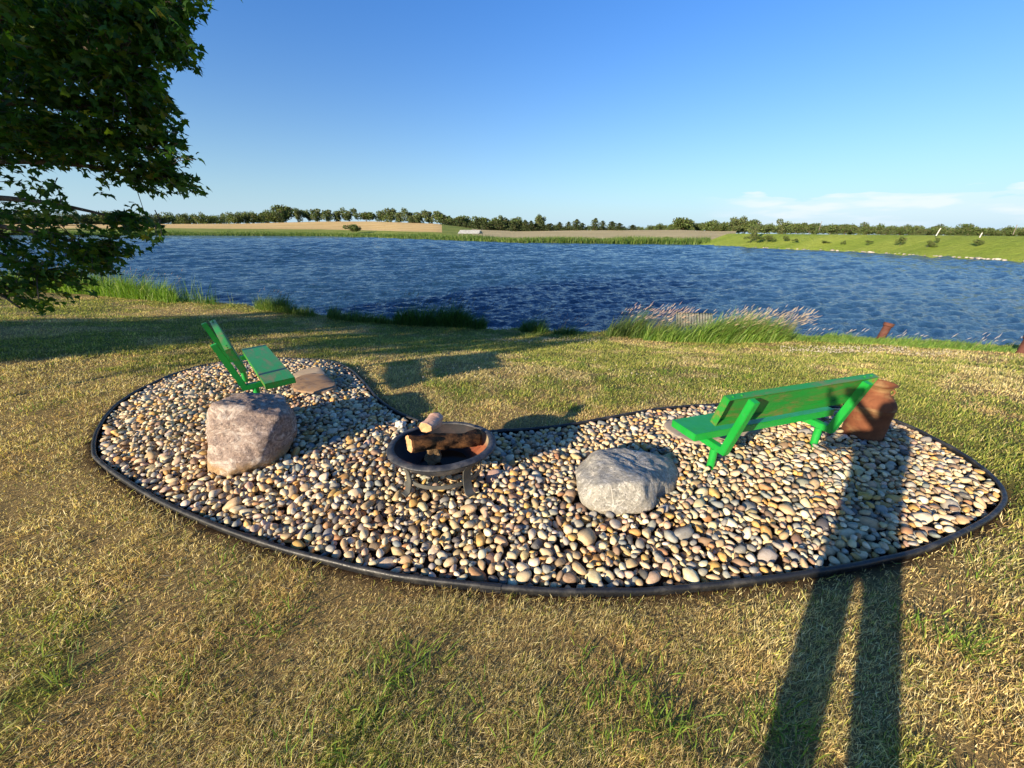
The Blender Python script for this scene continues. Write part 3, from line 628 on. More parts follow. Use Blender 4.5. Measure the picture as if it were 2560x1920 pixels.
# ---------------------------------------------------------------- river stones
def stone_base(sub,seed):
    r_=np.random.default_rng(seed); bm=bmesh.new(); bmesh.ops.create_icosphere(bm,subdivisions=sub,radius=1)
    bm.verts.ensure_lookup_table(); V=np.array([v.co[:] for v in bm.verts]); Fc=np.array([[v.index for v in f.verts] for f in bm.faces]); bm.free()
    V/=np.linalg.norm(V,axis=1)[:,None]; n=r_.integers(6,11); P=r_.normal(size=(n,3)); P/=np.linalg.norm(P,axis=1)[:,None]; d=r_.uniform(.52,.88,n)
    k=16.; inv=1.+sum(np.maximum(V@p/dd,0)**k*1.0 for p,dd in zip(P,d)); V=V*(inv**(-1/k))[:,None]
    o=Vector((seed*1.7,0,0)); V*=np.array([1+.14*noise.noise(Vector(v)*1.3+o)+.06*noise.noise(Vector(v)*3.2+o)+.02*noise.noise(Vector(v)*7+o) for v in V])[:,None]
    V/=np.abs(V).max(0); return V,Fc
NB=22; SB2=[stone_base(2,i+1) for i in range(NB)]; SB3=[stone_base(3,i+1) for i in range(NB)]
PAL=[('cream',(.64,.53,.35),26),('tan',(.49,.37,.22),20),('golden',(.54,.34,.12),10),('grey',(.33,.33,.30),12),('blue-grey',(.22,.245,.25),4),('pinkish',(.52,.39,.30),8),('off-white',(.70,.62,.47),12),('dark',(.10,.10,.105),2),('rusty',(.38,.21,.11),3),('brown',(.24,.17,.12),7)]
pw=np.array([p[2] for p in PAL],float); pw/=pw.sum()
G=.01; bx0,by0=BED.min(0)-.1; bx1,by1=BED.max(0)+.1; nx=int((bx1-bx0)/G)+1; ny=int((by1-by0)/G)+1
XX,YY=np.meshgrid(bx0+np.arange(nx)*G,by0+np.arange(ny)*G,indexing='ij')
inside=inpoly(XX,YY,BED); edgeD=np.full(XX.shape,9.); ii=np.where(inside); edgeD[ii]=beddist(XX[ii],YY[ii])
block=~inside|(edgeD<.018)
def blk_obj(o,zmax=.03,shrink=.0):
    me=o.data; P=np.array([(v.co.x+o.location.x,v.co.y+o.location.y,v.co.z+o.location.z) for v in me.vertices]); P=P[(P[:,2]<zmax+.06)]
    ix=((P[:,0]-bx0)/G).astype(int); iy=((P[:,1]-by0)/G).astype(int)
    c=P.mean(0); a=np.arctan2(P[:,1]-c[1],P[:,0]-c[0]); r=np.hypot(P[:,0]-c[0],P[:,1]-c[1]); ab=((a+PI)/(2*PI)*36).astype(int)%36; rm=np.array([r[ab==q].max() if (ab==q).any() else .1 for q in range(36)])
    A=np.arctan2(YY-c[1],XX-c[0]); B=((A+PI)/(2*PI)*36).astype(int)%36; return np.hypot(XX-c[0],YY-c[1])<rm[B]*.97-.01
bmask=blk_obj(pinkb)|blk_obj(greyb)
can_m=np.hypot(XX-jx,YY-jy)<.135
def leg_m(b,u): p=b.matrix_basis@Vector((u,.012,0)); return np.hypot(XX-p.x,YY-p.y)<.022
legm=leg_m(b1,0)|leg_m(b1,1.01)|leg_m(b2,0)|leg_m(b2,1.01)
slabm=np.zeros_like(inside)
for P_ in (SL1,SL2,SL3): slabm|=inpoly(XX,YY,P_.mean(0)+(P_-P_.mean(0))*.93)
bad=block|bmask|can_m|legm
Hm=zlawn(XX.ravel(),YY.ravel()).reshape(XX.shape)-.012; Hbase=Hm.copy(); Hm[slabm]+=.085
zone_ok=np.argwhere(~bad&~slabm)
target=Hbase+.030+.038*smooth(edgeD/.45)+.022*(fbm(XX.ravel(),YY.ravel(),1.1,12).reshape(XX.shape)-.45)
stones=[]; sr=np.random.default_rng(21)
def drop(a,b,c,yaw,cand,lim=True):
    R_=max(a,b); m=int(R_/G)+1; gx_=np.arange(-m,m+1)*G; dx,dy=np.meshgrid(gx_,gx_,indexing='ij'); cy,sy=math.cos(yaw),math.sin(yaw)
    u=(dx*cy+dy*sy)/a; v=(-dx*sy+dy*cy)/b; rho=u*u+v*v; msk=rho<1; prof=np.where(msk,c*np.sqrt(np.maximum(1-rho,0)),0)
    best=None
    for (i,j) in cand:
        if i<m or j<m or i>=nx-m or j>=ny-m: continue
        sl=(slice(i-m,i+m+1),slice(j-m,j+m+1))
        if (bad[sl]&(rho<.72)).any(): continue
        h=Hm[sl]; top=(h+prof)[msk]; zc=np.sort(top)[-max(1,int(.10*len(top)))]; sc_=zc+c-target[i,j]
        if best is None or sc_<best[0]: best=(sc_,i,j,zc)
    if best is None: return None
    s_,i,j,zc=best
    if lim and s_>.030: return None
    sl=(slice(i-m,i+m+1),slice(j-m,j+m+1)); Hm[sl]=np.where(msk,np.maximum(Hm[sl],zc+prof),Hm[sl]); return i,j,zc
tot=0; fails=0
sizefield=fbm(XX.ravel(),YY.ravel(),1.3,15).reshape(XX.shape)
while tot<15000 and fails<900:
    s_=sr.lognormal(math.log(.0200),.37); s_=min(max(s_,.0095),.048)
    idx=zone_ok[sr.integers(0,len(zone_ok),9)]; 
    if edgeD[idx[0][0],idx[0][1]]<.3 and YY[idx[0][0],idx[0][1]]<2.2: s_*=1.22
    elif XX[idx[0][0],idx[0][1]]<-.9: s_*=1.05
    a=s_*sr.uniform(1.0,1.45); b=s_*sr.uniform(.8,1.05); c=s_*sr.uniform(.50,.85); yaw=sr.uniform(0,PI)
    r=drop(a,b,c,yaw,idx)
    if r is None: fails+=1; continue
    fails=max(0,fails-1); tot+=1; stones.append((bx0+r[0]*G,by0+r[1]*G,r[2],a,b,c,yaw,r[0],r[1]))
print('stones',tot,'fails',fails)
S=np.array([q[:7] for q in stones]); IJ=np.array([q[7:] for q in stones])
cidx=sr.choice(len(PAL),len(S),p=pw); ccol=np.array([PAL[c][1] for c in cidx])*(1+sr.normal(0,.10,(len(S),1)))*(1+sr.normal(0,.035,(len(S),3))); ccol=np.clip(ccol*np.array([1.04,.985,.90]),.03,.8)
tiltx=sr.normal(0,.28,len(S)); tilty=sr.normal(0,.28,len(S)); shp=sr.integers(0,NB,len(S))
def rotm(yaw,tx,ty): return np.array(Matrix.Rotation(yaw,3,'Z')@Matrix.Rotation(tx,3,'X')@Matrix.Rotation(ty,3,'Y'))
topvis=(S[:,2]+S[:,5]*.75)>=Hm[IJ[:,0],IJ[:,1]]-.001
dist=np.hypot(np.hypot(S[:,0],S[:,1]),CAMH); app=S[:,3]*S[:,4]/dist**2; px_,py_=projn(S[:,:3]); infr=(px_>10)&(px_<2550)&(py_<1910)
hidden=np.zeros(len(S),bool)
order=np.argsort(-np.where(topvis&infr,app,0)); own=set(order[:300].tolist())
# the many small stones: one object
VV=[];FF=[];CC=[];off=0
for k_ in range(len(S)):
    if k_ in own: continue
    x,y,z,a,b,c,yaw=S[k_]
    if not topvis[k_] and S[k_,2]+S[k_,5]<Hm[IJ[k_,0],IJ[k_,1]]-.05: continue
    Vb,Fb=SB2[shp[k_]]; P_=(Vb*np.array([a,b,c])*1.05)@rotm(yaw,tiltx[k_],tilty[k_]).T+np.array([x,y,z]); VV.append(P_); FF.append(Fb+off); off+=len(Vb); CC.append(np.repeat(ccol[k_][None],len(Vb),0))
gravel=npmesh('river_stones',np.concatenate(VV),[np.concatenate(FF)],M_stone,cols=np.concatenate(CC),smooth=True)
tag(gravel,'smooth tan, cream and grey river stones filling the edged bed','river stones',kind='stuff')
# the 300 that show largest: one object each
def ordw(n): return ['first','second','third','fourth','fifth','sixth','seventh','eighth','ninth','tenth','eleventh','twelfth','thirteenth','fourteenth','fifteenth','sixteenth','seventeenth','eighteenth','nineteenth','twentieth'][n] if n<20 else '%dth'%(n+1)
info=[]
for k_ in own:
    x,y,z,a,b,c,yaw=S[k_]; px1=px_[k_]; ed=edgeD[IJ[k_,0],IJ[k_,1]]
    row='against the front edging' if ed<.06 else 'just inside the front edging' if ed<.16 else 'in the gravel'
    if y>2.1 and ed<.3: row='near the edging'
    zn='at the left end' if px1<420 else 'below the pink boulder' if px1<760 else 'left below the fire pit' if px1<980 else 'below the fire pit' if px1<1180 else 'right below the fire pit' if px1<1420 else 'below the grey boulder' if px1<1700 else 'below the bench' if px1<1960 else 'in the person\'s shadow' if px1<2230 else 'at the right end'
    sh='long' if a/b>1.55 else 'flat' if c/b<.58 else 'chunky' if c/b>.8 else 'oval'; size='big' if a>.034 else 'medium' if a>.027 else 'small'
    info.append((k_,px1,'%s %s %s stone %s %s'%(size,PAL[cidx[k_]][0],sh,row,zn)))
from collections import defaultdict
dd=defaultdict(list)
for it in info: dd[it[2]].append(it)
for key,its in dd.items():
    its.sort(key=lambda q:q[1])
    for m_,(k_,_,_) in enumerate(its):
        x,y,z,a,b,c,yaw=S[k_]; Vb,Fb=SB3[shp[k_]]; P_=(Vb*np.array([a,b,c])*1.05)@rotm(yaw,tiltx[k_],tilty[k_]).T
        o=npmesh('river_stone',P_,[Fb],M_stone,cols=np.repeat(ccol[k_][None],len(Vb),0),smooth=True); o.location=(x,y,z)
        tag(o,key if len(its)==1 else key+', '+ordw(m_)+' from left','stone','larger river stones in the bed')
# a pale knobbly rock behind the fire pit
bm=bmesh.new(); bmesh.ops.create_icosphere(bm,subdivisions=4,radius=1)
for v in bm.verts:
    d=v.co.normalized(); v.co=Vector((d.x*.042,d.y*.036,d.z*.030))*(1+.35*noise.noise(d*2.2)+.15*noise.noise(d*5)+.06*noise.noise(d*12))
me=bpy.data.meshes.new('rough_rock'); bm.to_mesh(me); bm.free(); a_=me.attributes.new('col','FLOAT_COLOR','POINT'); a_.data.foreach_set('color',np.tile(np.array([.62,.58,.52,1],np.float32),len(me.vertices)))
for p in me.polygons: p.use_smooth=True
me.materials.append(M_stone); q_=at(1002,1068,.06); o=obj_from('rough_rock',me,loc=(q_[0],q_[1],.085)); tag(o,'pale knobbly rock on the pebbles, left of the fire pit rim','rock')

# ---------------------------------------------------------------- grass blades
def blades(B,H,Wd,az_,lean,curv,C,twist=None,tipdark=1.):
    """B base points (n,3); H height, Wd width, az_ lean azimuth, lean angle from vertical, curv extra bend; C colours"""
    n=len(B); dirn=np.stack([np.sin(az_),np.cos(az_),np.zeros(n)],1); fa=az_+PI/2+rng.normal(0,.9,n) if twist is None else twist
    side=np.stack([np.sin(fa),np.cos(fa),np.zeros(n)],1)
    def pt(t,ln): a=lean+curv*ln; return dirn*(np.sin(a)*t*H)[:,None]+np.array([0,0,1])*(np.cos(a)*t*H)[:,None]
    m=pt(.5,.0); tip=m+dirn*(np.sin(lean+curv)*.5*H)[:,None]+np.array([0,0,1])*(np.cos(lean+curv)*.5*H)[:,None]
    w=(Wd/2)[:,None]*side
    V=np.stack([B-w*.8,B+w*.8,B+m-w,B+m+w,B+tip],1).reshape(-1,3); i=np.arange(n)*5
    q=np.stack([i,i+1,i+3,i+2],1); t=np.stack([i+2,i+3,i+4],1); CC=np.repeat(C[:,None],5,1).reshape(-1,3)
    return V,q,t,CC
def merge(parts):
    V=[];Q=[];T=[];C=[];o=0
    for v,q,t,c in parts: V.append(v);Q.append(q+o);T.append(t+o);C.append(c);o+=len(v)
    return np.concatenate(V),[np.concatenate(Q),np.concatenate(T)],np.concatenate(C)
def grass_points(n,r0,r1,a0,a1,p):
    u=rng.random(n); r=(r0**p+(r1**p-r0**p)*u)**(1/p); a=a0+(a1-a0)*rng.random(n); return r*np.sin(a),r*np.cos(a),r
x1,y1,r1=grass_points(960000,.5,22,R(-72),R(70),.55)
x2,y2,r2=grass_points(170000,.3,9,R(-180),R(180),1.2)
x=np.concatenate([x1,x2]);y=np.concatenate([y1,y2]);r=np.concatenate([r1,r2])
kp=~inpoly(x,y,BED)&(shored(x,y)>.05); x,y,r=x[kp],y[kp],r[kp]
dd_=beddist(x,y); kp=(dd_>.019)&(rng.random(len(x))<.35+.65*smooth((dd_-.03)/.1)); x,y,r,dd_=x[kp],y[kp],r[kp],dd_[kp]
# thin, bare patches
kp=rng.random(len(x))<.40+.75*smooth((fbm(x,y,3.2,21)-.34)/.22); x,y,r,dd_=x[kp],y[kp],r[kp],dd_[kp]
n=len(x); z=zlawn(x,y)-.004
g=smooth((green_amt(x,y)+.10*(vnoise(x,y,9,31)-.5)-.405)/.22); isg=rng.random(n)<.10+.80*g
straw=np.array([[.58,.47,.20],[.48,.38,.15],[.66,.57,.31],[.37,.27,.12],[.52,.46,.19]]); grn=np.array([[.25,.27,.05],[.19,.23,.04],[.36,.34,.08],[.13,.19,.035],[.40,.37,.12]])
C=np.where(isg[:,None],grn[rng.integers(0,5,n)],straw[rng.integers(0,5,n)])*rng.uniform(.70,1.25,(n,1))
pv=fbm(x,y,1.6,51); pv2=vnoise(x,y,5.5,53); C*=(.80+.62*pv+.42*pv2)[:,None]; rd_=smooth((fbm(x,y,2.2,57)-.52)/.12)*(~isg)*.55; C=C*(1-rd_[:,None])+C*np.array([1.0,.86,.80])*rd_[:,None]
sc_=np.clip(r,1.,22); H=rng.uniform(.014,.044,n)*np.where(isg,1.15,.95)*(.55+.95*vnoise(x,y,5.,41))*np.clip((sc_/3)**.25,.9,1.35); Wd=rng.uniform(.0012,.0022,n)*np.where(isg,1.3,1.)*sc_**.62
lean=np.abs(rng.normal(.55,.40,n)); flat=rng.random(n)<.26; lean=np.where(flat,rng.uniform(1.0,1.5,n),lean); lean=np.clip(lean,0,1.52)
azl=rng.uniform(0,2*PI,n); wind=rng.random(n)<.45; azl=np.where(wind,R(70)+rng.normal(0,.7,n),azl); H=np.where(flat,H*1.25,H)
z=np.where(flat,z+rng.uniform(.002,.016,n),z)
parts=[blades(np.stack([x,y,z],1),H,Wd,azl,lean,rng.uniform(-.1,.9,n)*np.where(flat,.2,1),C)]
# coarser green tufts scattered in the turf
tuft_px=[(1080,1530),(1250,1560),(1330,1540),(1500,1620),(1560,1650),(2020,1380),(2090,1400),(640,1320),(560,1370),(930,1440),(900,1490),(1290,1470),(380,1490),(150,1470),(1150,1640),(1420,1490),(1880,1300),(2160,1250),(820,1560),(480,1240),(1000,1600),(660,1620),(1690,1560),(1330,1630),(2000,1120)]
tx=[gnd(a*k,b*k)[:2] for a,b in tuft_px]; 
for _ in range(170):
    a=rng.uniform(-1.05,1.0); r_=rng.uniform(.7,6.); p=(r_*math.sin(a),r_*math.cos(a))
    if not inpoly(np.array([p[0]]),np.array([p[1]]),BED)[0] and green_amt(np.array([p[0]]),np.array([p[1]]))[0]>.42: tx.append(p)
for p in tx:
    m=int(rng.integers(20,52)); sp=rng.uniform(.03,.09); bx_=p[0]+rng.normal(0,sp,m); by_=p[1]+rng.normal(0,sp,m)
    kk=~inpoly(bx_,by_,BED); bx_,by_=bx_[kk],by_[kk]; m=len(bx_)
    if m<3 or beddist(bx_,by_).min()<.012: continue
    az_=np.arctan2(bx_-p[0],by_-p[1])*.6+rng.normal(0,.9,m)+.5
    c_=np.array([[.15,.25,.03],[.24,.32,.05],[.11,.19,.03]])[rng.integers(0,3,m)]*rng.uniform(.8,1.25,(m,1))
    parts.append(blades(np.stack([bx_,by_,zlawn(bx_,by_)],1),rng.uniform(.045,.11,m),rng.uniform(.003,.0056,m),az_,rng.uniform(.2,1.1,m),rng.uniform(.1,.9,m),c_))
V,Fc,Cc=merge(parts); grass=npmesh('grass',V,Fc,M_blade,cols=Cc); tag(grass,'short dry olive and straw coloured lawn grass round the stone bed','grass',kind='stuff')
print('grass blades',len(V)//5)

# ---------------------------------------------------------------- shore plants
def plumes(B,D,Ln,Wd,C,mat,parent):
    """seed heads: spindles from B along D"""
    n=len(B); D=D/np.linalg.norm(D,axis=1)[:,None]; s=np.cross(D,[0,0,1]); s/=np.linalg.norm(s,axis=1)[:,None]; u=np.cross(s,D); V=[];
    for t,wf in ((0,.15),(.3,1.),(.65,.8),(1,.08)):
        for a in range(4): V.append(B+D*(Ln*t)[:,None]+(s*math.cos(a*PI/2)+u*math.sin(a*PI/2))*(Wd*wf/2)[:,None])
    V=np.stack(V,1).reshape(-1,3); i=np.arange(n)*16; Q=[]
    for kq in range(3):
        for a in range(4): b=(a+1)%4; Q.append(np.stack([i+kq*4+a,i+kq*4+b,i+kq*4+4+b,i+kq*4+4+a],1))
    return tag(npmesh('seed_heads',V,[np.concatenate(Q)],mat,parent,cols=np.repeat(C[:,None],16,1).reshape(-1,3)),kind='stuff')
GR={'bright':np.array([[.14,.26,.03],[.20,.32,.05],[.10,.20,.03],[.24,.32,.07]]),'dark':np.array([[.05,.13,.025],[.075,.165,.03],[.11,.20,.035],[.045,.10,.025]]),'mid':np.array([[.08,.16,.03],[.13,.21,.035],[.06,.12,.025],[.18,.23,.06]])}
def clump(name,label,cat,pts,n,h,pal,wd=.010,windy=.45,seeds=0,shh=1.6,depth=.35,seedcol=(.62,.45,.33),group='plants along the lake edge',z0=None,kind=None,stiff=0.):
    """pts: pixels (full size) of the foot line, spread in depth towards the water"""
    G_=np.array([gnd(*p)[:2] for p in pts]); c=G_.mean(0); cz=zg(*c)
    e=empty(name,(c[0],c[1],cz),0,label,cat,group,kind)
    t=rng.random(n)*(len(G_)-1); i=np.minimum(t.astype(int),len(G_)-2); f=t-i; P=G_[i]*(1-f)[:,None]+G_[i+1]*f[:,None]
    rd=P/np.linalg.norm(P,axis=1)[:,None]; P=P+rd*(rng.random(n)*depth)[:,None]+rng.normal(0,.03,(n,2))
    z=np.maximum(zlawn(P[:,0],P[:,1]),ZL-.05); ends=np.sin(np.clip(t/(len(G_)-1),0,1)*PI)**.35
    Hh=h*(.38+.85*rng.random(n)**1.7)*(.55+.45*ends)*(.55+.85*vnoise(P[:,0]*3,P[:,1]*3,1,5)); Hh=np.where(rng.random(n)<.03,Hh*1.35,Hh); C=GR[pal][rng.integers(0,len(GR[pal]),n)]*rng.uniform(.75,1.2,(n,1))
    az_=np.where(rng.random(n)<windy+.2,R(85)+rng.normal(0,.5,n),rng.uniform(0,2*PI,n)); ln=np.abs(rng.normal(.10+windy*.45,.22,n)); cv=rng.uniform(.1,1.3,n)*(windy+.25)*(1-stiff)
    B=np.stack([P[:,0]-c[0],P[:,1]-c[1],z-cz],1); V,q,t_,CC=blades(B,Hh,np.full(n,wd)*rng.uniform(.6,1.2,n),az_,ln,cv,C); npmesh('leaves',V,[q,t_],M_reed,e,cols=CC)
    if seeds:
        j=rng.integers(0,n,seeds); SH=h*(1+(shh-1)*.62)*rng.uniform(.75,1.1,seeds); la=rng.uniform(.35,.75,seeds)*(.6+windy); azs=R(88)+rng.normal(0,.25,seeds)
        cs=np.tile(np.array([.34,.30,.12]),(seeds,1)); V,q,t_,CC=blades(B[j],SH,np.full(seeds,.006),azs,la*.55,la*.7,cs,twist=azs+PI/2); npmesh('stems',V,[q,t_],M_reed,e,cols=CC)
        d=np.stack([np.sin(azs),np.cos(azs),np.zeros(seeds)],1); tipp=V.reshape(-1,5,3)[:,4]; l2=la*1.25; dv=d*np.sin(l2)[:,None]+np.array([0,0,1])*np.cos(l2)[:,None]
        plumes(tipp-dv*.03,dv,rng.uniform(.08,.16,seeds),rng.uniform(.008,.015,seeds),np.array(seedcol)*rng.uniform(.8,1.2,(seeds,1)),M_plume,e)
    return e
k=1.
clump('reed_clump','bright green reed bed beside the water under the maple branches','reeds',[(20,728),(120,732),(230,738),(330,748),(440,758)],5200,.95,'bright',.018,.5,90,1.35,.9,seedcol=(.40,.30,.26))
clump('weed_clump','pale leafy weeds at the left frame edge behind the reed bed','weeds',[(-60,700),(60,702),(200,706),(330,716)],3000,1.0,'mid',.022,.4,60,1.3,.8,seedcol=(.42,.33,.32))
clump('cattail_clump','thin dark cattails standing in the water right of the bright reed bed','cattails',[(440,756),(480,758),(520,762),(545,764)],190,.75,'dark',.016,.15,0,1,.35,stiff=.6)
clump('cattail_clump','lone thin green shoot in the water above the end-on bench','cattails',[(578,768),(584,769)],12,.5,'mid',.014,.2,0,1,.1,stiff=.6)
clump('reed_clump','dark and yellow-green weed clump above the end-on bench','reeds',[(640,774),(680,778),(720,784),(785,794)],1700,.52,'mid',.012,.35,22,1.6,.35,seedcol=(.42,.32,.24))
clump('reed_clump','low leafy clump left of the tall dark reeds','reeds',[(822,796),(860,802),(920,808),(980,812)],1900,.46,'mid',.012,.5,16,1.8,.3,seedcol=(.35,.30,.2))
clump('reed_clump','tall dark green reeds, widest dark clump at the water','reeds',[(985,812),(1050,816),(1110,818),(1160,820)],3400,.72,'dark',.012,.35,60,1.5,.35,seedcol=(.17,.16,.11))
clump('reed_clump','round dark green tuft right of the tall dark reeds','reeds',[(1130,818),(1170,822),(1212,824)],1800,.52,'dark',.012,.5,24,1.6,.3,seedcol=(.17,.16,.11))
clump('reed_clump','small dark tuft at the water, left one of two small tufts','reeds',[(1300,830),(1330,833),(1362,834)],800,.42,'dark',.010,.5,18,2.2,.25,seedcol=(.25,.2,.16))
clump('reed_clump','small dark tuft at the water, right one of two small tufts','reeds',[(1384,836),(1410,838),(1438,839)],650,.26,'dark',.010,.5,14,2.3,.25,seedcol=(.45,.32,.25))
clump('reed_clump','dark wind-bent reeds left of the corrugated sheet with pale plumes','reeds',[(1515,842),(1570,845),(1625,848),(1680,850)],2600,.60,'mid',.010,.75,120,1.75,.4,seedcol=(.58,.42,.32))
clump('reed_clump','bright green reeds in front of the corrugated sheet','reeds',[(1610,852),(1680,856),(1760,858),(1830,860)],3600,.50,'bright',.014,.6,40,2.1,.4,seedcol=(.58,.45,.30))
clump('reed_clump','tall bright reeds with many pale plumes right of the corrugated sheet','reeds',[(1760,856),(1840,858),(1900,858),(1965,856)],4600,.66,'bright',.015,.75,280,1.45,.6,seedcol=(.58,.45,.30))
clump('grass_fringe','uncut bright green grass fringe along the right shore','tall grass',[(1950,852),(2040,856),(2140,860),(2250,866),(2350,872),(2450,878),(2580,884)],9000,.17,'bright',.010,.8,34,2.6,.8,seedcol=(.6,.5,.42),kind='stuff')
clump('grass_fringe','low weedy grass fringe along the middle shore','tall grass',[(1210,836),(1300,842),(1400,846),(1520,850)],1500,.10,'mid',.007,.5,0,2,.4,kind='stuff')
# white clover along the bank
cl=[]
for (a,b,m,c0,c1) in ((1950,2270,620,868,884),(1215,1500,230,846,858),(2270,2400,90,880,892),(700,1900,60,900,960)):
    for _ in range(m):
        p=gnd(rng.uniform(a,b),rng.uniform(c0,c1)+ (rng.random()**2)*6); cl.append((p.x,p.y,p.z+rng.uniform(.03,.06)))
cl=np.array(cl); n=len(cl); o8=np.array([[1,0,0],[0,1,0],[-1,0,0],[0,-1,0],[0,0,1],[0,0,-1]])*1.; V=(cl[:,None]+o8[None]*rng.uniform(.006,.012,(n,1,1))).reshape(-1,3); i=np.arange(n)[:,None]*6
T=np.concatenate([i+np.array(f) for f in ((0,1,4),(1,2,4),(2,3,4),(3,0,4),(1,0,5),(2,1,5),(3,2,5),(0,3,5))]); clov=npmesh('clover_flowers',V,[T],M_plume,cols=np.repeat(np.array([[.62,.55,.45]])*rng.uniform(.75,1.2,(n,1)),6,0)); tag(clov,'patches of small whitish clover blossoms along the bank','clover',kind='stuff')

# corrugated sheet leaning in the reeds
c0=Vector(gnd(1700,852)); bm=bmesh.new(); W_,H_=.98,.46; NX,NY=120,6; G_=[]
for i in range(NX+1):
    u=i/NX*W_; row=[]
    for j in range(NY+1): row.append(bm.verts.new((u,j/NY*H_,.012*math.sin(u*2*PI/.075))))
    G_.append(row)
for i in range(NX):
    for j in range(NY): bm.faces.new((G_[i][j],G_[i+1][j],G_[i+1][j+1],G_[i][j+1]))
r_=bmesh.ops.solidify(bm,geom=bm.faces[:],thickness=.0015)
def mk_galv():
    m=MB('weathered_galvanised_metal'); v=m.coord(); n=m.noise(v,5,6,.6); st=m.noise(m.scale(v,(13.3,.6,1)),1.,5,.6)
    c=m.mix(m.map(n,.3,.7),(.23,.25,.21),(.36,.37,.32)); c=m.mix(m.map(st,.5,.7,0,.5),c,(.20,.17,.13)); m.base(c,.6,.4,.25); m.bump(n,.1,.003); return m.m
sheet=bmobj('corrugated_sheet',bm,mk_galv(),smooth=True); tag(sheet,'grey corrugated metal sheet leaning in the reeds at the water','metal sheet')
pA=Vector(at(1690,818,ZL+.22)); pB=Vector(at(1795,822,ZL+.22)); 
ex=(pB-pA).normalized(); ey=(Vector((.18,.55,.80))-ex*ex.dot(Vector((.18,.55,.80)))).normalized(); ez=ex.cross(ey)
sheet.matrix_world=Matrix(((ex.x,ey.x,ez.x,pA.x),(ex.y,ey.y,ez.y,pA.y),(ex.z,ey.z,ez.z,pA.z),(0,0,0,1)))

# rusty pipes at the bank
def pipe(px,py,topx,topy,rad,label):
    b=gnd(px,py); t=Vector(atY(topx,topy,b.y+.02)); b2=b+(b-t)*.15; ax=(t-b); Lg=ax.length; e=empty('pipe_post',b,0,label,'pipe','rusted pipes at the lake edge'); e.rotation_euler=ax.to_track_quat('Z','Y').to_euler()
    bm=bmesh.new(); lathe(bm,[(.001,-.1),(rad,-.1),(rad,Lg-.075),(rad*.985,Lg-.07)],32); lathe(bm,[(rad*1.0,Lg-.09),(rad*1.28,Lg-.075),(rad*1.30,Lg-.02),(rad*1.36,Lg-.015),(rad*1.36,Lg+.0),(rad*1.05,Lg),(rad*.95,Lg-.1)],32); bmobj('barrel',bm,M_pipe,e,smooth=True,sharp=35); return e
pipe(2196,848,2224,808,.082,'leaning rusty iron pipe end standing at the shore behind the bench')
pipe(2553,884,2580,840,.085,'leaning rusty iron pipe at the right edge of the shore')

# ---------------------------------------------------------------- maple on the left
MAPLE=np.array([(0,0),(.10,-.02),(.30,-.16),(.26,-.02),(.52,.06),(.40,.16),(.46,.36),(.28,.36),(.24,.42),(.12,.60),(0,.98),(-.12,.60),(-.24,.42),(-.28,.36),(-.46,.36),(-.40,.16),(-.52,.06),(-.26,-.02),(-.30,-.16),(-.10,-.02)])
def leafmesh(P,Dv,S_,C,mesh=MAPLE,r_=rng):
    """leaves at P pointing along Dv"""
    n=len(P); D=Dv/np.linalg.norm(Dv,axis=1)[:,None]; up=r_.normal(0,.55,(n,3))+np.array([0,0,1.]); s=np.cross(D,up); s/=np.linalg.norm(s,axis=1)[:,None]; u=np.cross(s,D)
    m=len(mesh); bend=-.22*(mesh[:,0]**2)*2-.18*mesh[:,1]**2
    V=P[:,None]+S_[:,None,None]*(s[:,None]*mesh[None,:,0,None]+D[:,None]*mesh[None,:,1,None]+u[:,None]*bend[None,:,None])
    ctr=P+S_[:,None]*D*.28; V=np.concatenate([V,ctr[:,None]],1).reshape(-1,3); i=np.arange(n)[:,None]*(m+1)
    T=np.concatenate([i+np.array((a,(a+1)%m,m)) for a in range(m)]); return V,T,np.repeat(C[:,None],m+1,1).reshape(-1,3)
def bez(a,b,c,n): t=np.linspace(0,1,n)[:,None]; return (1-t)**2*a+2*t*(1-t)*b+t*t*c
tp=Vector((-8.9,5.4,0)); tz=zg(tp.x,tp.y)
mt=empty('maple_tree',(tp.x,tp.y,tz),0,'big maple with dense lobed leaves hanging in at the upper left','tree'); T0=np.array([tp.x,tp.y,tz])
mr=np.random.default_rng(5)
trunk=catmull([(0,0,-.2),(.05,0,.8),(-.02,.05,2.2),(.08,.0,3.8),(.0,.1,5.6),(.1,.05,8.0)],4,False); trr=np.interp(np.linspace(0,1,len(trunk)),[0,.08,.4,1],[.30,.21,.17,.04])
bm=bmesh.new(); tube(bm,trunk,list(trr),18); bmobj('trunk',bm,M_bark,mt,smooth=True)
# silhouette of the part in view (full-size pixels) and its gaps
SIL=np.array([(-400,-500),(545,-500),(530,18),(478,80),(505,125),(500,178),(430,190),(415,228),(445,270),(462,290),(458,330),(480,368),(505,395),(440,425),(530,458),(515,488),(405,488),(330,500),(410,560),(405,612),(350,640),(300,690),(225,742),(110,790),(0,735),(-400,740)],float)
GAPS=[np.array([(112,428),(180,425),(250,455),(262,520),(210,560),(150,470)]),np.array([(300,470),(345,495),(325,512),(268,528),(262,480)])]
def vis_ok(P):
    x,y=projn(P); infr_=(P[:,1]>.3)&(x>-10)&(x<2600)&(y>-10); ok=inpoly(x,y,SIL)
    for g_ in GAPS: ok&=~inpoly(x,y,g_)|(mr.random(len(P))<.06)
    return ~infr_|ok
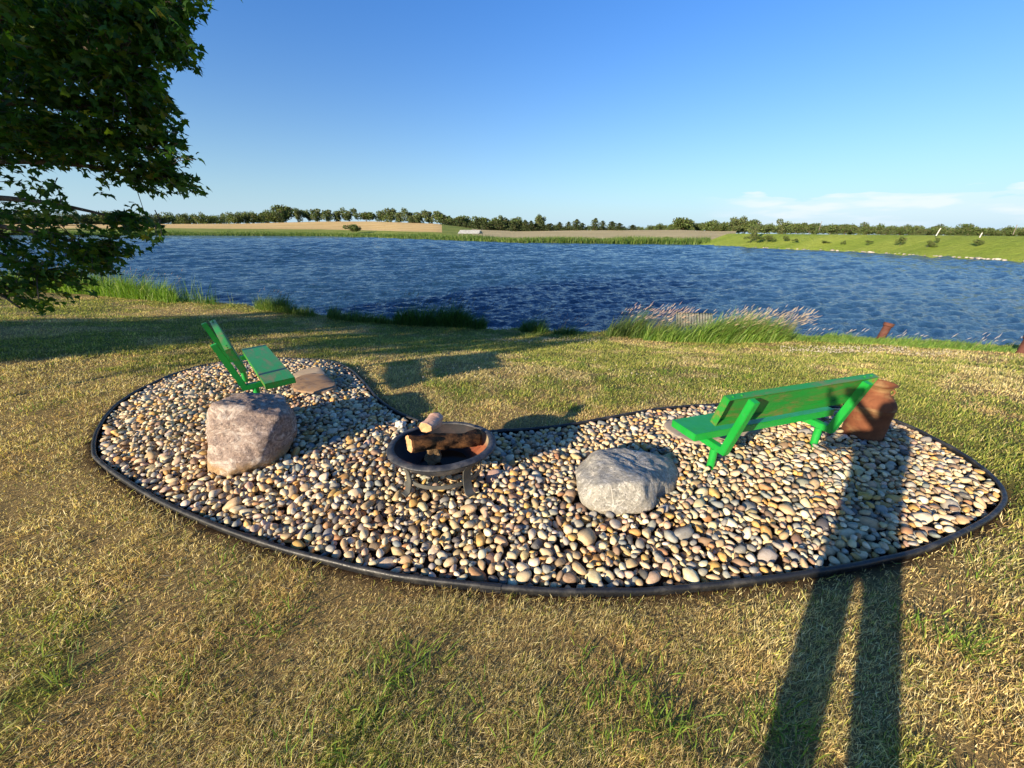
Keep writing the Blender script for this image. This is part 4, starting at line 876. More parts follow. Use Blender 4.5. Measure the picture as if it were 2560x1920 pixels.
# limbs
limbs=[];bmL=bmesh.new()
for i in range(46):
    h=mr.uniform(1.7,7.0); a=i*2.399+mr.normal(0,.2); R_=5.8*math.sqrt(max(.1,1-((h-3.6)/5.2)**2)); end=np.array([math.sin(a)*R_,math.cos(a)*R_,h+mr.uniform(-.4,1.2)-(1.0 if h<3.2 else 0)]); st=np.array([.03,.03,h*.82])
    l_=bez(st,(st+end)/2+np.array([0,0,.9]),end,16); w_=l_+T0; wx,wy=projn(w_); vis=(w_[:,1]>.3)&(wx>-60)&(wy>-60)
    if vis.any(): continue
    limbs.append(l_)
for (px1,py1,Y) in ((500,60,5.0),(480,150,5.2),(420,215,4.9),(440,300,5.1),(480,385,5.0),(500,460,4.9),(380,560,5.2),(330,640,5.0),(180,700,4.8),(90,770,4.6),(60,600,5.4),(220,620,5.3),(250,380,5.4),(300,120,5.4),(150,250,5.2)):
    e=np.array(atY(px1-40,py1,Y))-T0; st=np.array([.05,0,np.clip(e[2]*.75+.5,1.6,3.8)]); limbs.append(bez(st,(st*.45+e*.55)+np.array([0,0,.55]),e,16))
for l_ in limbs: tube(bmL,l_,list(np.linspace(.062,.010,16)),8)
bmobj('limb_structure' if False else 'branches',bmL,M_bark,mt,smooth=True)
LP=np.concatenate(limbs); LI=np.concatenate([np.arange(16)]*len(limbs))
# twigs towards points scattered through the crown
nt_=5200; A_=mr.normal(size=(nt_,3)); A_/=np.linalg.norm(A_,axis=1)[:,None]; rad_=mr.random(nt_)**(1/2.2)
Pt=A_*rad_[:,None]*np.array([6.1,6.1,4.6])+np.array([0,0,4.6]); 
# more in the part towards the camera side, plus low hanging sprays
ex=np.stack([mr.uniform(-30,535,9000),mr.uniform(-30,790,9000)],1); EX=[]
for (a_,b_) in ex:
    Y=mr.uniform(4.3,6.6); p=np.array(atY(a_,b_,Y)); EX.append(p)
EX=np.array(EX); EX=EX[vis_ok(EX)]; w_=projn(EX); dens=np.where(w_[1]>400,.10,np.where(w_[0]>330,.24,.50)); EX=EX[mr.random(len(EX))<dens][:1500]
Pt=Pt+T0; wv=projn(Pt); infr0=(Pt[:,1]>.3)&(wv[0]>-40)&(wv[1]>-40); wv=(wv[0],wv[1]); Pt=Pt[~infr0|(mr.random(len(Pt))<np.where(wv[1]>400,.05,np.where(wv[0]>330,.08,.26)))]; nt_=len(Pt)
# sprays reaching out to the silhouette
SP=[]
for (ax,ay,bx_,by_,Y) in ((400,60,528,22,5.0),(420,120,500,126,5.0),(400,150,500,178,5.1),(360,190,412,226,5.0),(360,250,447,268,4.9),(360,300,462,290,5.0),(370,330,452,330,5.1),(380,350,482,368,5.0),(380,410,440,425,4.9),(400,450,532,456,4.9),(400,470,518,487,4.9),(350,470,400,486,5.0),(300,480,330,500,5.1),(320,560,408,562,5.0),(300,580,404,612,4.9),(280,620,352,640,4.9),(240,660,300,690,4.8),(180,690,225,742,4.8),(90,720,110,785,4.6),(40,700,20,735,4.7),(330,90,395,70,5.2),(140,640,250,680,4.8)):
    for t_ in np.linspace(0,1,9): SP.append(np.array(atY(ax+(bx_-ax)*t_+mr.normal(0,5),ay+(by_-ay)*t_+mr.normal(0,5),Y+mr.normal(0,.12))))
EX=np.concatenate([EX,np.array(SP)]); NSP=len(SP)
Pt=np.concatenate([Pt,EX]); Pt=Pt[(Pt[:,2]>.75)|(np.arange(len(Pt))>=nt_)]; Pt=Pt[vis_ok(Pt)]
Pl=Pt-T0; nPl=len(Pl); tw=[];LPp=[];LD=[];bmT=bmesh.new()
for ip_,p in enumerate(Pl):
    if mr.random()<.30 and ip_<nPl-NSP*.9: continue
    d=np.linalg.norm(LP-p,axis=1)+np.where(LI<4,1.,0); j=int(np.argmin(d)); a=LP[max(j-1,0)]; 
    if np.linalg.norm(p-a)>1.7: a=p+(a-p)/np.linalg.norm(a-p)*1.0
    c=bez(a,(a+p)/2+np.array([0,0,.12]),p,6); W=c+T0; infv=W[-1][1]>.5 and projn(W[-1:])[0][0]>-60 and projn(W[-1:])[1][0]>-60
    if infv and not vis_ok(W).all(): c=c[2:] if vis_ok(W[2:]).all() else c[4:]; c=bez(c[0],c.mean(0),c[-1],6)
    if infv: tube(bmT,c,list(np.linspace(.006,.002,6)),4,cap=False)
    nl=int(15 if infv else 9)
    t=mr.uniform(.25,1.05,nl); k_=np.clip((t*5).astype(int),0,4); f=(t*5-k_)[:,None]; q=c[k_]*(1-f)+c[k_+1]*f; q=q+mr.normal(0,.06,(nl,3))*np.array([1.2,1.2,.6]); dv=(c[-1]-c[0]); dv/=np.linalg.norm(dv)+1e-6
    LPp.append(q); LD.append(dv*.5+mr.normal(0,.55,(nl,3))+np.array([.12,0,-.28]))
bmobj('twigs',bmT,M_bark,mt)
LPp=np.concatenate(LPp); LD=np.concatenate(LD); ok=vis_ok(LPp+T0); LPp=LPp[ok]; LD=LD[ok]; n=len(LPp)
pal=np.array([[.045,.11,.014],[.065,.14,.018],[.035,.085,.012],[.12,.17,.02],[.05,.11,.02]]); C=pal[mr.integers(0,5,n)]*mr.uniform(.75,1.25,(n,1)); yl=mr.random(n)<.04; C[yl]=np.array([.20,.19,.03])
V,T,CC=leafmesh(LPp,LD,mr.uniform(.055,.098,n),C,r_=mr); npmesh('crown',V,[T],M_leaf,mt,cols=CC); print('maple leaves',n)

# ---------------------------------------------------------------- simple tree builder for trees seen from afar
def far_tree_mesh(seed,kind):
    r_=np.random.default_rng(seed); P=[];S_=[]
    if kind=='round':
        nl=r_.integers(7,12); L_=[(r_.normal(0,.22),r_.normal(0,.22),r_.uniform(.38,.82),r_.uniform(.16,.27)) for _ in range(nl)]+[(0,0,.6,.34)]
        for (x,y,z,r) in L_:
            m=int(900*r); d=r_.normal(size=(m,3)); d/=np.linalg.norm(d,axis=1)[:,None]; P.append(np.array([x,y,z])+d*(r*r_.uniform(.55,1.05,(m,1)))*np.array([1.15,1.15,.85])); S_.append(r_.uniform(.025,.06,m))
    elif kind=='tall':   # open-crowned tree: trunk shows
        L_=[(r_.normal(0,.17),r_.normal(0,.17),r_.uniform(.26,.9),r_.uniform(.11,.20)) for _ in range(r_.integers(13,18))]
        for (x,y,z,r) in L_:
            m=int(850*r); d=r_.normal(size=(m,3)); d/=np.linalg.norm(d,axis=1)[:,None]; P.append(np.array([x,y,z])+d*(r*r_.uniform(.5,1.1,(m,1)))); S_.append(r_.uniform(.022,.05,m))
    elif kind=='cedar':
        m=1300; z=r_.random(m)**1.25*.98+.02; a=r_.uniform(0,2*PI,m); rr_=(1-z)**.55*.30*r_.uniform(.35,1.15,m)*(.75+.45*np.sin(a*3+z*17+seed)); P.append(np.stack([rr_*np.cos(a),rr_*np.sin(a),z],1)); S_.append(r_.uniform(.02,.045,m))
    else:                # shrub
        for _ in range(r_.integers(4,8)):
            x,y,z,r=r_.normal(0,.22),r_.normal(0,.22),r_.uniform(.25,.7),r_.uniform(.15,.28); m=int(700*r); d=r_.normal(size=(m,3)); d/=np.linalg.norm(d,axis=1)[:,None]; P.append(np.array([x,y,z])+d*(r*r_.uniform(.4,1.15,(m,1)))); S_.append(r_.uniform(.025,.06,m))
    P=np.concatenate(P);S_=np.concatenate(S_); P=P[:,:]; ok=P[:,2]>.0; P,S_=P[ok],S_[ok]; n=len(P); D=r_.normal(size=(n,3)); 
    q=np.array([(-.5,-.4),(.45,-.5),(.6,.35),(-.35,.55)]); D/=np.linalg.norm(D,axis=1)[:,None]; up=r_.normal(size=(n,3)); s=np.cross(D,up); s/=np.linalg.norm(s,axis=1)[:,None]; u=np.cross(s,D)
    V=(P[:,None]+S_[:,None,None]*(s[:,None]*q[None,:,0,None]+u[:,None]*q[None,:,1,None])*1.25).reshape(-1,3); i=np.arange(n)*4
    base={'round':(.10,.135,.042),'tall':(.115,.145,.055),'cedar':(.07,.095,.038),'shrub':(.105,.14,.04)}[kind]
    C=np.array(base)*r_.uniform(.65,1.35,(n,1))*(1+r_.normal(0,.08,(n,3))); br=r_.random(n)<.07; C[br]=np.array([.13,.105,.06])
    return V,np.stack([i,i+1,i+2,i+3],1),np.repeat(C[:,None],4,1).reshape(-1,3)
def trunk_mesh(kind):
    bm=bmesh.new(); h={'round':.5,'tall':.72,'cedar':.5,'shrub':.35}[kind]; r0={'round':.03,'tall':.022,'cedar':.02,'shrub':.02}[kind]
    tube(bm,[(0,0,-.06),(.01,0,h*.4),(0,.01,h)],[r0,r0*.75,r0*.3],8)
    if kind in('round','tall'):
        for a in range(5): tube(bm,[(0,0,h*(.35+.1*a)),(.09*math.cos(a*2.4),.09*math.sin(a*2.4),h*(.6+.1*a)),(.16*math.cos(a*2.4),.16*math.sin(a*2.4),h*(.85+.1*a))],[r0*.45,r0*.3,r0*.1],5)
    me=bpy.data.meshes.new('trunk'); bm.to_mesh(me); bm.free(); me.materials.append(M_bark); return me
RAW={kd:[far_tree_mesh(100+i+{'round':0,'tall':20,'cedar':40,'shrub':60}[kd],kd) for i in range(nv)] for kd,nv in (('round',6),('tall',5),('cedar',4),('shrub',4))}
CM={kd:[npmesh('crown',v,[f],M_far,cols=c,link=False) for v,f,c in L_] for kd,L_ in RAW.items()}; TM={kd:trunk_mesh(kd) for kd in RAW}
def tree(name,loc,h,w_,kind,vi,label,cat='tree',group=None,rot=0.,lean=0.):
    e=empty(name,loc,rot,label,cat,group); 
    if lean: e.rotation_euler=(0,lean,0)
    for me,nm in ((TM[kind],'trunk'),(CM[kind][vi%len(CM[kind])],'crown')):
        o=obj_from(nm,me,e); o.scale=(w_,w_,h); o.rotation_euler=(0,0,rot)
    return e
def farpos(px,pybase,r):
    p=atr(px,pybase,r); return p
def hpx(px,py0,py1,r): return atr(px,py1,r)[2]-atr(px,py0,r)[2]
def ftree(name,px,pyb,pyt,wpx,r,kind,label,group=None,cat='tree',z=None,lean=0.):
    b=Vector(atr(px,pyb,r)); zz=None
    a=math.atan2(b.x,b.y)
    h=hpx(px,pyb,pyt,r); b2=Vector(atr(px+wpx/2,pyb,r))-Vector(atr(px-wpx/2,pyb,r)); w_=b2.length/{'round':1.25,'tall':.9,'cedar':.36,'shrub':1.1}[kind]
    b.z-=h*{'round':.20,'tall':.26,'cedar':.02,'shrub':.1}[kind]; h*={'round':1.17,'tall':1.24,'cedar':1.05,'shrub':1.1}[kind]
    return tree(name,b,h*1.06,w_,kind,random.randrange(6),label,cat,group,random.uniform(0,6.28),lean)
c5=lambda X,Y:(380+X/2.212,480+Y/2.212); c6=lambda X,Y:(1500+X/2.087,530+Y/2.087)
def rngat(px,fr=1.): a=azpx(px); return float(np.interp(a,AZ,R2))*fr
gA='broadleaf trees in the rows behind the wheat field'
spec=[ # x centre, base, top, width in crop 5
 (742,160,60,110,'round','big round-crowned tree standing well above the left end of the wood'),
 (812,160,98,40,'tall','thin tree just right of the big round-crowned tree'),
 (868,160,92,70,'round','first broad tree of the row right of the big round tree'),
 (925,160,88,75,'tall','second tree of the row right of the big round tree, tallest there'),
 (985,160,94,70,'tall','third tree of the row right of the big round tree'),
 (1035,158,92,60,'tall','fourth tree of the row right of the big round tree'),
 (1090,158,92,78,'tall','fifth tree of the row right of the big round tree, last before a gap'),
 (1185,162,104,105,'round','dark rounded tree standing alone between two tree rows'),
 (1268,165,108,60,'round','leftmost tree of the row behind the right part of the wheat field'),
 (1320,165,98,70,'tall','second tree of the row behind the right part of the wheat field'),
 (1372,165,100,65,'tall','third tree of the row behind the right part of the wheat field, open crown'),
 (1425,167,98,60,'tall','fourth tree of the row behind the right part of the wheat field'),
 (1480,168,102,75,'tall','fifth tree of the row behind the right part of the wheat field, trunk visible'),
 (1535,170,104,70,'tall','sixth tree of the row behind the right part of the wheat field'),
 (1595,176,110,80,'round','last tree at the right end of the row behind the wheat field'),
 (1452,216,150,78,'round','dark bushy tree standing at the right end of the wheat field'),
 (1720,200,124,115,'round','broad dark tree left of the white roofed shelter'),
 (1660,202,150,60,'round','lower dark tree beside the broad tree above the shelter'),
 (1822,200,130,75,'round','rounded tree directly above the white roofed shelter'),
 (1905,205,140,75,'round','middle tree between the shelter and the cedars'),
 (1942,205,132,45,'tall','slim tree rising above the cedars right of the shelter'),
 (2000,208,138,90,'round','broad tree among the cedars right of the shelter'),
 (2140,212,136,55,'tall','slender tree rising out of the cedar row'),]
for X,b_,t_,w_,kd,lb in spec:
    px1,pb=c5(X,b_); _,pt_=c5(X,t_); ftree('tree',px1,pb+1,pt_,w_/2.212*1.25,rngat(px1)*random.uniform(1.02,1.12),kd,lb,gA)
# cedars: crop 5 then crop 6b
gC='dark cedars beyond the lake'
ced=[c5(*q) for q in ((1445,215),(1615,205),(1640,205),(1668,207),(1700,208),(1735,208),(1768,208),(1800,210),(1850,210),(1865,222),(1890,212),(1925,212),(1960,212),(2000,214),(2030,214),(2065,215),(2095,215),(2120,216),(2160,220),(2190,218))]
hs_=[62,48,36,42,50,38,44,52,40,45,52,46,55,48,56,60,50,42,35,44]
ced2=[(1316,578),(1338,577),(1352,578),(1378,579),(1396,578),(1418,577),(1437,577),(1455,577),(1487,576),(1506,576),(1530,576),(1550,576),(1578,575)]; h2=[24,18,30,18,24,22,24,20,28,22,20,20,14]
words=['first','second','third','fourth','fifth','sixth','seventh','eighth','ninth','tenth','eleventh','twelfth','thirteenth','fourteenth','fifteenth','sixteenth','seventeenth','eighteenth','nineteenth','twentieth']
for i,((px1,pb),hh) in enumerate(zip(ced,hs_)):
    ftree('cedar_tree',px1,pb+1,pb-hh/2.212*random.uniform(.85,1.15),random.uniform(26,46)/2.212*1.4,rngat(px1)*random.uniform(.93,1.0),'cedar','dark cedar near the white shelter, %s from the left in its row'%words[i] if i else 'tallest dark cedar, beside the bushy tree at the wheat field end',gC)
for i,((px1,pb),hh) in enumerate(zip(ced2,h2)):
    ftree('cedar_tree',px1+random.uniform(-4,4),pb+1,pb-hh*random.uniform(.8,1.1),random.uniform(14,24),rngat(px1)*random.uniform(.96,1.02),'cedar','dark cedar behind the bare field, %s from the left in its row'%words[i],gC)
for i,(X,b_,t_,w_,kd) in enumerate(((1340,222,207,45,'shrub'),(1380,220,200,40,'shrub'),(1420,218,196,35,'shrub'),(1490,214,192,50,'shrub'),(1530,212,190,50,'shrub'),(1560,210,192,40,'shrub'))):
    px1,pb=c5(X,b_); ftree('shrub',px1,pb,c5(X,t_)[1],w_/2.212*1.2,rngat(px1)*.9,kd,'low dark shrub under the wheat field end, %s from left'%words[i],'low shrubs at the end of the wheat field','shrub')
px1,pb=c5(1112,228); ftree('bush',px1,pb,c5(1112,172)[1],46,float(np.interp(azpx(px1),AZ,RS))+12,'round','lone rounded green bush standing in front of the wheat field','bush')
# trees behind the bare field and the embankment
gR='trees behind the bare field and the embankment'
spec2=[(428,96,22,128,'round','large pale green round tree at the right end of the bare field'),(510,98,60,50,'round','low dark tree right of the large pale round tree'),(560,98,42,90,'round','broad dark tree second right of the large pale round tree'),(620,100,62,80,'round','low tree between two taller ones behind the bare field'),(640,95,46,40,'round','small crown peeping above the low tree'),(700,104,34,80,'tall','grey-green open tree left of the darkest round tree'),(790,108,30,105,'round','darkest round tree, at the left end of the embankment'),(872,106,62,60,'round','low tree right of the darkest round tree'),(945,108,42,85,'tall','tall open tree behind the embankment, second from its left end'),(1020,108,52,70,'round','rounded tree behind the embankment above a shore bush'),(1090,108,56,60,'round','small dense tree behind the embankment near a pole'),(1200,108,66,70,'round','low tree behind the embankment right of the thin pole'),(1275,109,58,95,'round','broad tree behind the middle of the embankment'),(1390,110,72,100,'round','long low tree behind the embankment'),(1490,112,78,60,'tall','thin open tree behind the embankment'),(1560,114,70,90,'round','round tree behind the embankment above a dark bush'),(1660,115,76,60,'tall','pale open tree behind the embankment, left of the leaning post'),(1730,117,86,80,'round','low tree behind the leaning post on the embankment'),(1830,120,86,90,'round','low tree between the two posts on the embankment'),(1915,122,66,120,'round','big round tree standing above the far right wood'),(2050,124,90,90,'round','low tree right of the short post'),(2120,124,92,80,'round','second low tree right of the short post'),(2190,126,88,90,'round','low tree at the right frame edge')]
for X,b_,t_,w_,kd,lb in spec2:
    px1,pb=c6(X,b_); _,pt_=c6(X,t_); r_=290 if px1<1760 else 230; ftree('tree',px1,pb+2,pt_,w_/2.087*1.25,r_*random.uniform(.95,1.05),kd,lb,gR)
# shore bushes and dam shrubs
gS='bushes along the far shore'
damr=lambda px:float(np.interp(px,[1745,1900,2100,2300,2560],[math.hypot(*at(p,y,ZL)[:2]) for p,y in ((1745,612.5),(1900,620),(2100,628.5),(2300,640),(2560,655))]))
for px1,pb,pt_,wd_,kd,lb,dr,ln in ((1877,598,562,30,'tall','slender wind-bent shore tree in front of the darkest round tree',4,.12),(1890,600,586,44,'shrub','low bush at the foot of the slender shore tree',2.5,0),(1916,602,584,34,'shrub','rounded bush just right of the slender shore tree',3,0),(1960,600,586,22,'shrub','small wind-bent bush on the left part of the embankment slope',4,.3),(1990,603,595,20,'shrub','tiny bush low on the embankment slope',3,0),(2058,608,600,28,'shrub','low spreading bush near the pale shore stones',3,0),(2110,610,599,16,'shrub','small upright bush on the embankment slope',4,0),(2170,610,600,30,'shrub','flat bush on the middle of the slope',4,0),(2250,612,588,34,'shrub','dark upright wind-bent bush on the embankment slope',4.5,.25),(2318,616,597,36,'shrub','loose bush halfway down the slope right of the dark upright one',4,.25),(2338,604,590,16,'shrub','small leaning bush near the embankment crest',6.5,.3),(2440,618,596,46,'shrub','widest dark round bush on the embankment slope',5,0),(1572,598,590,14,'shrub','small bush at the edge of the bare field, left of the pair',None,0),(1667,600,588,20,'shrub','rounded bush at the edge of the bare field, right of the pair',None,0),(1620,600,592,16,'shrub','tiny bush between the two bare field bushes',None,0)):
    r_=damr(px1)+dr if dr else float(np.interp(azpx(px1),AZ,R1))
    ftree('bush',px1,pb,pt_,wd_,r_,kd,lb,gS,'bush',lean=ln)
# reed fringe along the far shore and dense woods: uncountable, one object each
def bake(items,name,label,cat):
    VV=[];FF=[];CC=[];o=0
    for (loc,h,w_,kd,rot) in items:
        v,f,c=RAW[kd][random.randrange(len(RAW[kd]))]; f=f[::2]; cr,sr_=math.cos(rot),math.sin(rot); vv=v*np.array([w_,w_,h]); vv=np.stack([vv[:,0]*cr-vv[:,1]*sr_,vv[:,0]*sr_+vv[:,1]*cr,vv[:,2]],1)+np.array(loc)
        use=f.ravel(); VV.append(vv[use]); FF.append(np.arange(len(use)).reshape(-1,4)+o); CC.append(c[use]*random.uniform(.8,1.2)); o+=len(use)
    ob=npmesh(name,np.concatenate(VV),[np.concatenate(FF)],M_far,cols=np.concatenate(CC)); return tag(ob,label,cat,kind='stuff')
items=[]
for px1 in np.arange(-500,720,11.):
    pb=np.interp(px1,[0,380,700],[562,562,556]); pt_=pb-np.interp(px1,[0,380,420,560,700],[34,32,27,26,32])*random.uniform(.85,1.1); r_=rngat(px1)*random.uniform(1.0,1.12); b=atr(px1,pb+1,r_); h=hpx(px1,pb,pt_,r_); items.append(((b[0],b[1],b[2]-.35*h),h*1.38,h*1.1,random.choice(['round','tall','round']),random.uniform(0,6)))
bake(items,'woodland','long even wood beyond the wheat field at the left','woods')
items=[]
for px1 in np.arange(1130,3300,9.):
    pb=np.interp(px1,[1130,1700,1760,2560,3300],[576,578,580,592,600]); hh=np.interp(px1,[1130,1290,1440,1560,1720,1900,2560],[26,22,14,12,22,25,22])*random.uniform(.6,1.15); r_=(rngat(px1)*1.15 if px1<1700 else 300.)*random.uniform(1.,1.1); b=atr(px1,pb+1,r_); h=hpx(px1,pb,pb-hh,r_); items.append(((b[0],b[1],b[2]-.4*h),h*1.55,max(h,3)*1.25,'round',random.uniform(0,6)))
bake(items,'woodland','low continuous wood along the horizon at the right','woods')
# reeds of the far shore
def fringe(px_a,px_b,n,h0,h1,dr,name,label,wd=.12,pal='mid'):
    px1=rng.uniform(px_a,px_b,n); A_=np.interp(px1,np.linspace(px_a,px_b,40),[azpx(p) for p in np.linspace(px_a,px_b,40)]); r_=np.interp(A_,AZ,RS)+rng.random(n)**1.5*dr-.6
    x=r_*np.sin(A_);y=r_*np.cos(A_); z=colz(A_,r_); z=np.maximum(z,ZL-.05); C=GR[pal][rng.integers(0,4,n)]*rng.uniform(.7,1.2,(n,1)); H=rng.uniform(h0,h1,n)*(.5+.8*fbm(x,y,.10,33))
    V,q,t_,CC=blades(np.stack([x,y,z],1),H,np.full(n,wd),rng.uniform(0,6.28,n),np.abs(rng.normal(.15,.15,n)),rng.uniform(0,.6,n),C); return tag(npmesh(name,V,[q,t_],M_reed,cols=CC),label,'reeds',kind='stuff')
fringe(-300,1780,30000,.7,1.6,9,'reed_fringe','thin green reed fringe along the far lake shore')
n=9000; u_=rng.random(n)*(len(DW)-1); i=u_.astype(int); f=(u_-i)[:,None]; P=DW[i]*(1-f)+DW[np.minimum(i+1,len(DW)-1)]*f; nn2=nr[i]; o_=rng.random(n)**1.3*4.5+.3; P=P+nn2*o_[:,None]; z=ZL+np.interp(o_,[p[0] for p in prof],[p[1] for p in prof])
V,q,t_,CC=blades(np.stack([P[:,0],P[:,1],z],1),rng.uniform(.15,.5,n)*(.5+fbm(P[:,0],P[:,1],.3,8)),np.full(n,.05),np.full(n,R(90))+rng.normal(0,.5,n),np.abs(rng.normal(.4,.3,n)),rng.uniform(0,.8,n),GR['mid'][rng.integers(0,4,n)]*rng.uniform(.8,1.2,(n,1))); tag(npmesh('bank_weeds',V,[q,t_],M_reed,cols=CC),'rough green weeds along the foot of the embankment','weeds',kind='stuff')
# pale shore stones
VV=[];FF=[];CC=[];o=0
for _ in range(170):
    u=min(rng.random()**.8,.999)*(len(DW)-22)+14; i=int(u); P=DW[i]*(1-(u-i))+DW[min(i+1,len(DW)-1)]*(u-i)+nr[i]*rng.uniform(-.1,.9); s_=rng.uniform(.05,.20)*(1 if rng.random()<.85 else 1.7); Vb,Fb=SB2[rng.integers(0,NB)]; VV.append(Vb*np.array([s_*1.3,s_,s_*.6])+np.array([P[0],P[1],ZL+.1])); FF.append(Fb+o); o+=len(Vb); CC.append(np.repeat((np.array([.48,.43,.36])*rng.uniform(.5,1.15))[None],len(Vb),0))
tag(npmesh('shore_stones',np.concatenate(VV),[np.concatenate(FF)],M_stone,cols=np.concatenate(CC),smooth=True),'line of pale riprap stones along the embankment waterline','stones',kind='stuff')

# ---------------------------------------------------------------- open shelter with a white roof
M_white=m_simple('white_metal_roof',(.62,.62,.60),.5,.4,0,.06,2,.02); M_postm=m_simple('weathered_post',(.20,.17,.14),.8,.2)
sx,sy=c5(1762,246); r_=float(np.interp(azpx(sx),AZ,RS))+18; b=Vector(atr(sx,sy,r_)); 
bL=Vector(atr(c5(1700,246)[0],sy,r_)); bR=Vector(atr(c5(1824,246)[0],sy,r_)); Ls=(bR-bL).length; ang=math.atan2(bR.y-bL.y,bR.x-bL.x); ph=hpx(sx,sy,c5(0,230)[1],r_); rt=hpx(sx,sy,c5(0,211)[1],r_)
sh=empty('shelter',b,ang-.42,'open-sided shelter with a white gabled metal roof beyond the lake','shelter'); Dp=Ls*.55
bm=bmesh.new(); V_=[(-Ls/2,-Dp/2,ph),(Ls/2,-Dp/2,ph),(Ls/2-.0,0,rt*1.02),(-Ls/2,0,rt*1.02),(-Ls/2,Dp/2,ph),(Ls/2,Dp/2,ph)]; vv=[bm.verts.new(p) for p in V_]; bm.faces.new((vv[0],vv[1],vv[2],vv[3])); bm.faces.new((vv[3],vv[2],vv[5],vv[4])); bmesh.ops.solidify(bm,geom=bm.faces[:],thickness=.08); bmobj('roof',bm,M_white,sh)
for i in range(6):
    for s_ in (-1,1):
        bm=bmesh.new(); x=-Ls/2+.1+i*(Ls-.2)/5; box(bm,(x,s_*(Dp/2-.12),(ph-.1)/2-.2),(.09,.09,ph+.3)); bmobj('post',bm,M_postm,sh)
# posts and poles on and behind the embankment
M_wpost=m_simple('pale_post',(.55,.53,.48),.7,.3)
def post(px1,pb,pt_,r_,rad,ln,name,label,mat):
    b=Vector(atr(px1,pb,r_)); h=hpx(px1,pb,pt_,r_); bm=bmesh.new(); tube(bm,[(0,0,-.3),(ln*h*.5,0,h*.5),(ln*h,0,h)],[rad,rad*.95,rad*.85],10); o=bmobj(name,bm,mat,smooth=True,sharp=40); o.location=b; return tag(o,label,'post')
p1=c6(1764,110); post(p1[0]-3,p1[1]+1.5,c6(0,84)[1],damr(p1[0])+10,.06,.35,'marker_post','pale leaning post on the embankment crest, taller of two',M_wpost)
p1=c6(1986,124); post(p1[0]-2,p1[1]+2,c6(0,108)[1],damr(p1[0])+10,.06,.25,'marker_post','pale short post on the embankment crest, right of the taller',M_wpost)
p1=c6(1143,76); post(p1[0],p1[1]+8,c6(0,48)[1],220,.10,.05,'utility_pole','thin dark pole rising above the trees behind the embankment',M_postm)
p1=c6(2157,92); post(p1[0],p1[1]+10,c6(0,66)[1],200,.10,-.04,'utility_pole','thin dark pole above the low trees at the far right',M_postm)

# ---------------------------------------------------------------- shade trees behind the camera to the left (they cast the long shadows on the lawn)
def shade_tree(s_,t_,zc,rs_,rz,vi,label):
    ca,sa=math.cos(R(SUN_AZ)),math.sin(R(SUN_AZ)); x=s_*ca+t_*sa; y=-s_*sa+t_*ca; z0=zg(x,y); e=empty('shade_tree',(x,y,z0),0,label,'tree','trees shading the lawn from behind the camera')
    bm=bmesh.new(); tube(bm,[(0,0,-.2),(.1,0,zc*.5),(0,.1,zc+rz*.4)],[.28,.2,.06],12); bmobj('trunk',bm,M_bark,e,smooth=True)
    for q in range(3):
        v,f,c=RAW['round'][(vi+q)%6]; a=q*2.1; cr,sr_=math.cos(a),math.sin(a); v2=(v-np.array([0,0,.58]))*np.array([rs_/.62,rs_/.62,rz/.5]); v2=np.stack([v2[:,0]*cr-v2[:,1]*sr_,v2[:,0]*sr_+v2[:,1]*cr,v2[:,2]+zc],1)
        if q==0: V_,F_,C_=v2,f,c
        else: F_=np.concatenate([F_,f+len(V_)]); V_=np.concatenate([V_,v2]); C_=np.concatenate([C_,c])
    npmesh('crown',V_,[F_],M_far,e,cols=C_); return e
shade_tree(-10.6,-20,8.5,4.7,2.7,0,'round shade tree standing behind the camera on the left')
shade_tree(-11.5,-20.5,5.2,3.0,1.35,2,'lower spreading shade tree next to the first behind the camera')

# ---------------------------------------------------------------- the photographer, standing behind the camera (their shadow falls across the lawn)
def skinned(name,verts,edges,radii,mat,parent,sub=2,root=0):
    me=bpy.data.meshes.new(name); me.from_pydata(verts,edges,[]); o=bpy.data.objects.new(name,me); col.objects.link(o); o.parent=parent
    m=o.modifiers.new('skin','SKIN'); m.use_smooth_shade=True
    for i,r in enumerate(radii):
        sv=me.skin_vertices[0].data[i]; sv.radius=(r,r) if isinstance(r,(int,float)) else r; sv.use_root=(i==root)
    o.modifiers.new('sub','SUBSURF').levels=sub; o.modifiers['sub'].render_levels=sub; me.materials.append(mat); return o
M_skin=m_simple('skin',(.45,.26,.18),.5,.4,0,.08,10,.02); M_shirt=m_simple('shirt_cloth',(.12,.14,.20),.9,.1); M_jeans=m_simple('denim',(.07,.09,.14),.9,.1); M_hair=m_simple('hair',(.08,.05,.03),.6,.3); M_shoe=m_simple('shoe_rubber',(.08,.08,.08),.7,.3)
pe=empty('person',(-.11,-.50,0),0,'person in dark shirt and jeans holding up a phone behind the camera','person')
vs_=[(0,0,.95),(0,.01,1.15),(0,0,1.38),(0,.0,1.48),(0,.03,1.58),(0,.03,1.70)]; es_=[(0,1),(1,2),(2,3),(3,4),(4,5)]; rs_=[(.15,.10),(.14,.095),(.15,.09),.055,(.072,.085),(.075,.09)]
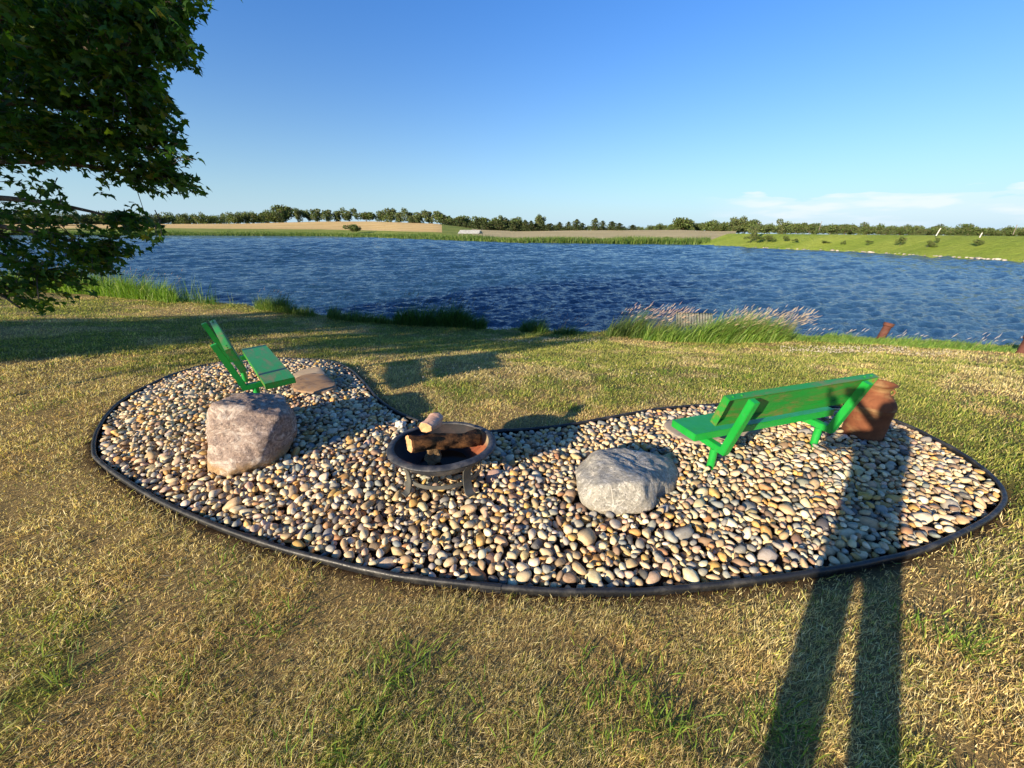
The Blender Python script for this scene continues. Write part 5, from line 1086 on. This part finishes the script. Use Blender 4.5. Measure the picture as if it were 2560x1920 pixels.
for sx_ in (-1,1):
    b=len(vs_); vs_+= [(sx_*.17,0,1.40),(sx_*.25,.17,1.26),(sx_*.09,.40,1.53),(sx_*.075,.45,1.58)]; es_+=[(2,b),(b,b+1),(b+1,b+2),(b+2,b+3)]; rs_+=[.055,.042,.030,.026]
    b=len(vs_); vs_+= [(sx_*.11,0,.90),(sx_*.14,.01,.50),(sx_*.15,-.01,.10),(sx_*.155,.13,.04)]; es_+=[(0,b),(b,b+1),(b+1,b+2),(b+2,b+3)]; rs_+=[.072,.055,.04,.035]
skinned('body',vs_,es_,rs_,M_skin,pe)
skinned('shirt',[(0,0,.90),(0,.01,1.15),(0,0,1.38),(-.17,0,1.40),(-.24,.10,1.31),(.17,0,1.40),(.24,.10,1.31)],[(0,1),(1,2),(2,3),(3,4),(2,5),(5,6)],[(.175,.125),(.160,.115),(.17,.105),.07,.058,.07,.058],M_shirt,pe)
skinned('trousers',[(0,0,.95),(-.115,0,.86),(-.140,.01,.50),(-.150,-.01,.08),(.115,0,.86),(.140,.01,.50),(.150,-.01,.08)],[(0,1),(1,2),(2,3),(0,4),(4,5),(5,6)],[(.160,.11),.080,.070,.062,.080,.070,.062],M_jeans,pe)
skinned('hair',[(0,.01,1.72),(0,-.03,1.66)],[(0,1)],[.092,.088],M_hair,pe)
for sx_ in (-1,1):
    skinned('shoe',[(sx_*.15,-.04,.05),(sx_*.155,.06,.045),(sx_*.16,.17,.035)],[(0,1),(1,2)],[.05,.048,.042],M_shoe,pe)
    for f_ in range(5):
        a=f_*.016; skinned('finger',[(sx_*.075,.45,1.575+a-.02),(sx_*.088,.468,1.58+a-.02),(sx_*.080,.482,1.582+a-.02)],[(0,1),(1,2)],[.009,.008,.007],M_skin,pe,1)
bm=bmesh.new(); box(bm,(0,0,0),(.15,.008,.075)); ph_=bmobj('phone',bm,M_shoe,bevel=.003); ph_.location=(0,-.024,1.59); ph_.rotation_euler=(-PITCH,0,0); tag(ph_,'dark phone held up by the person behind the camera','phone')
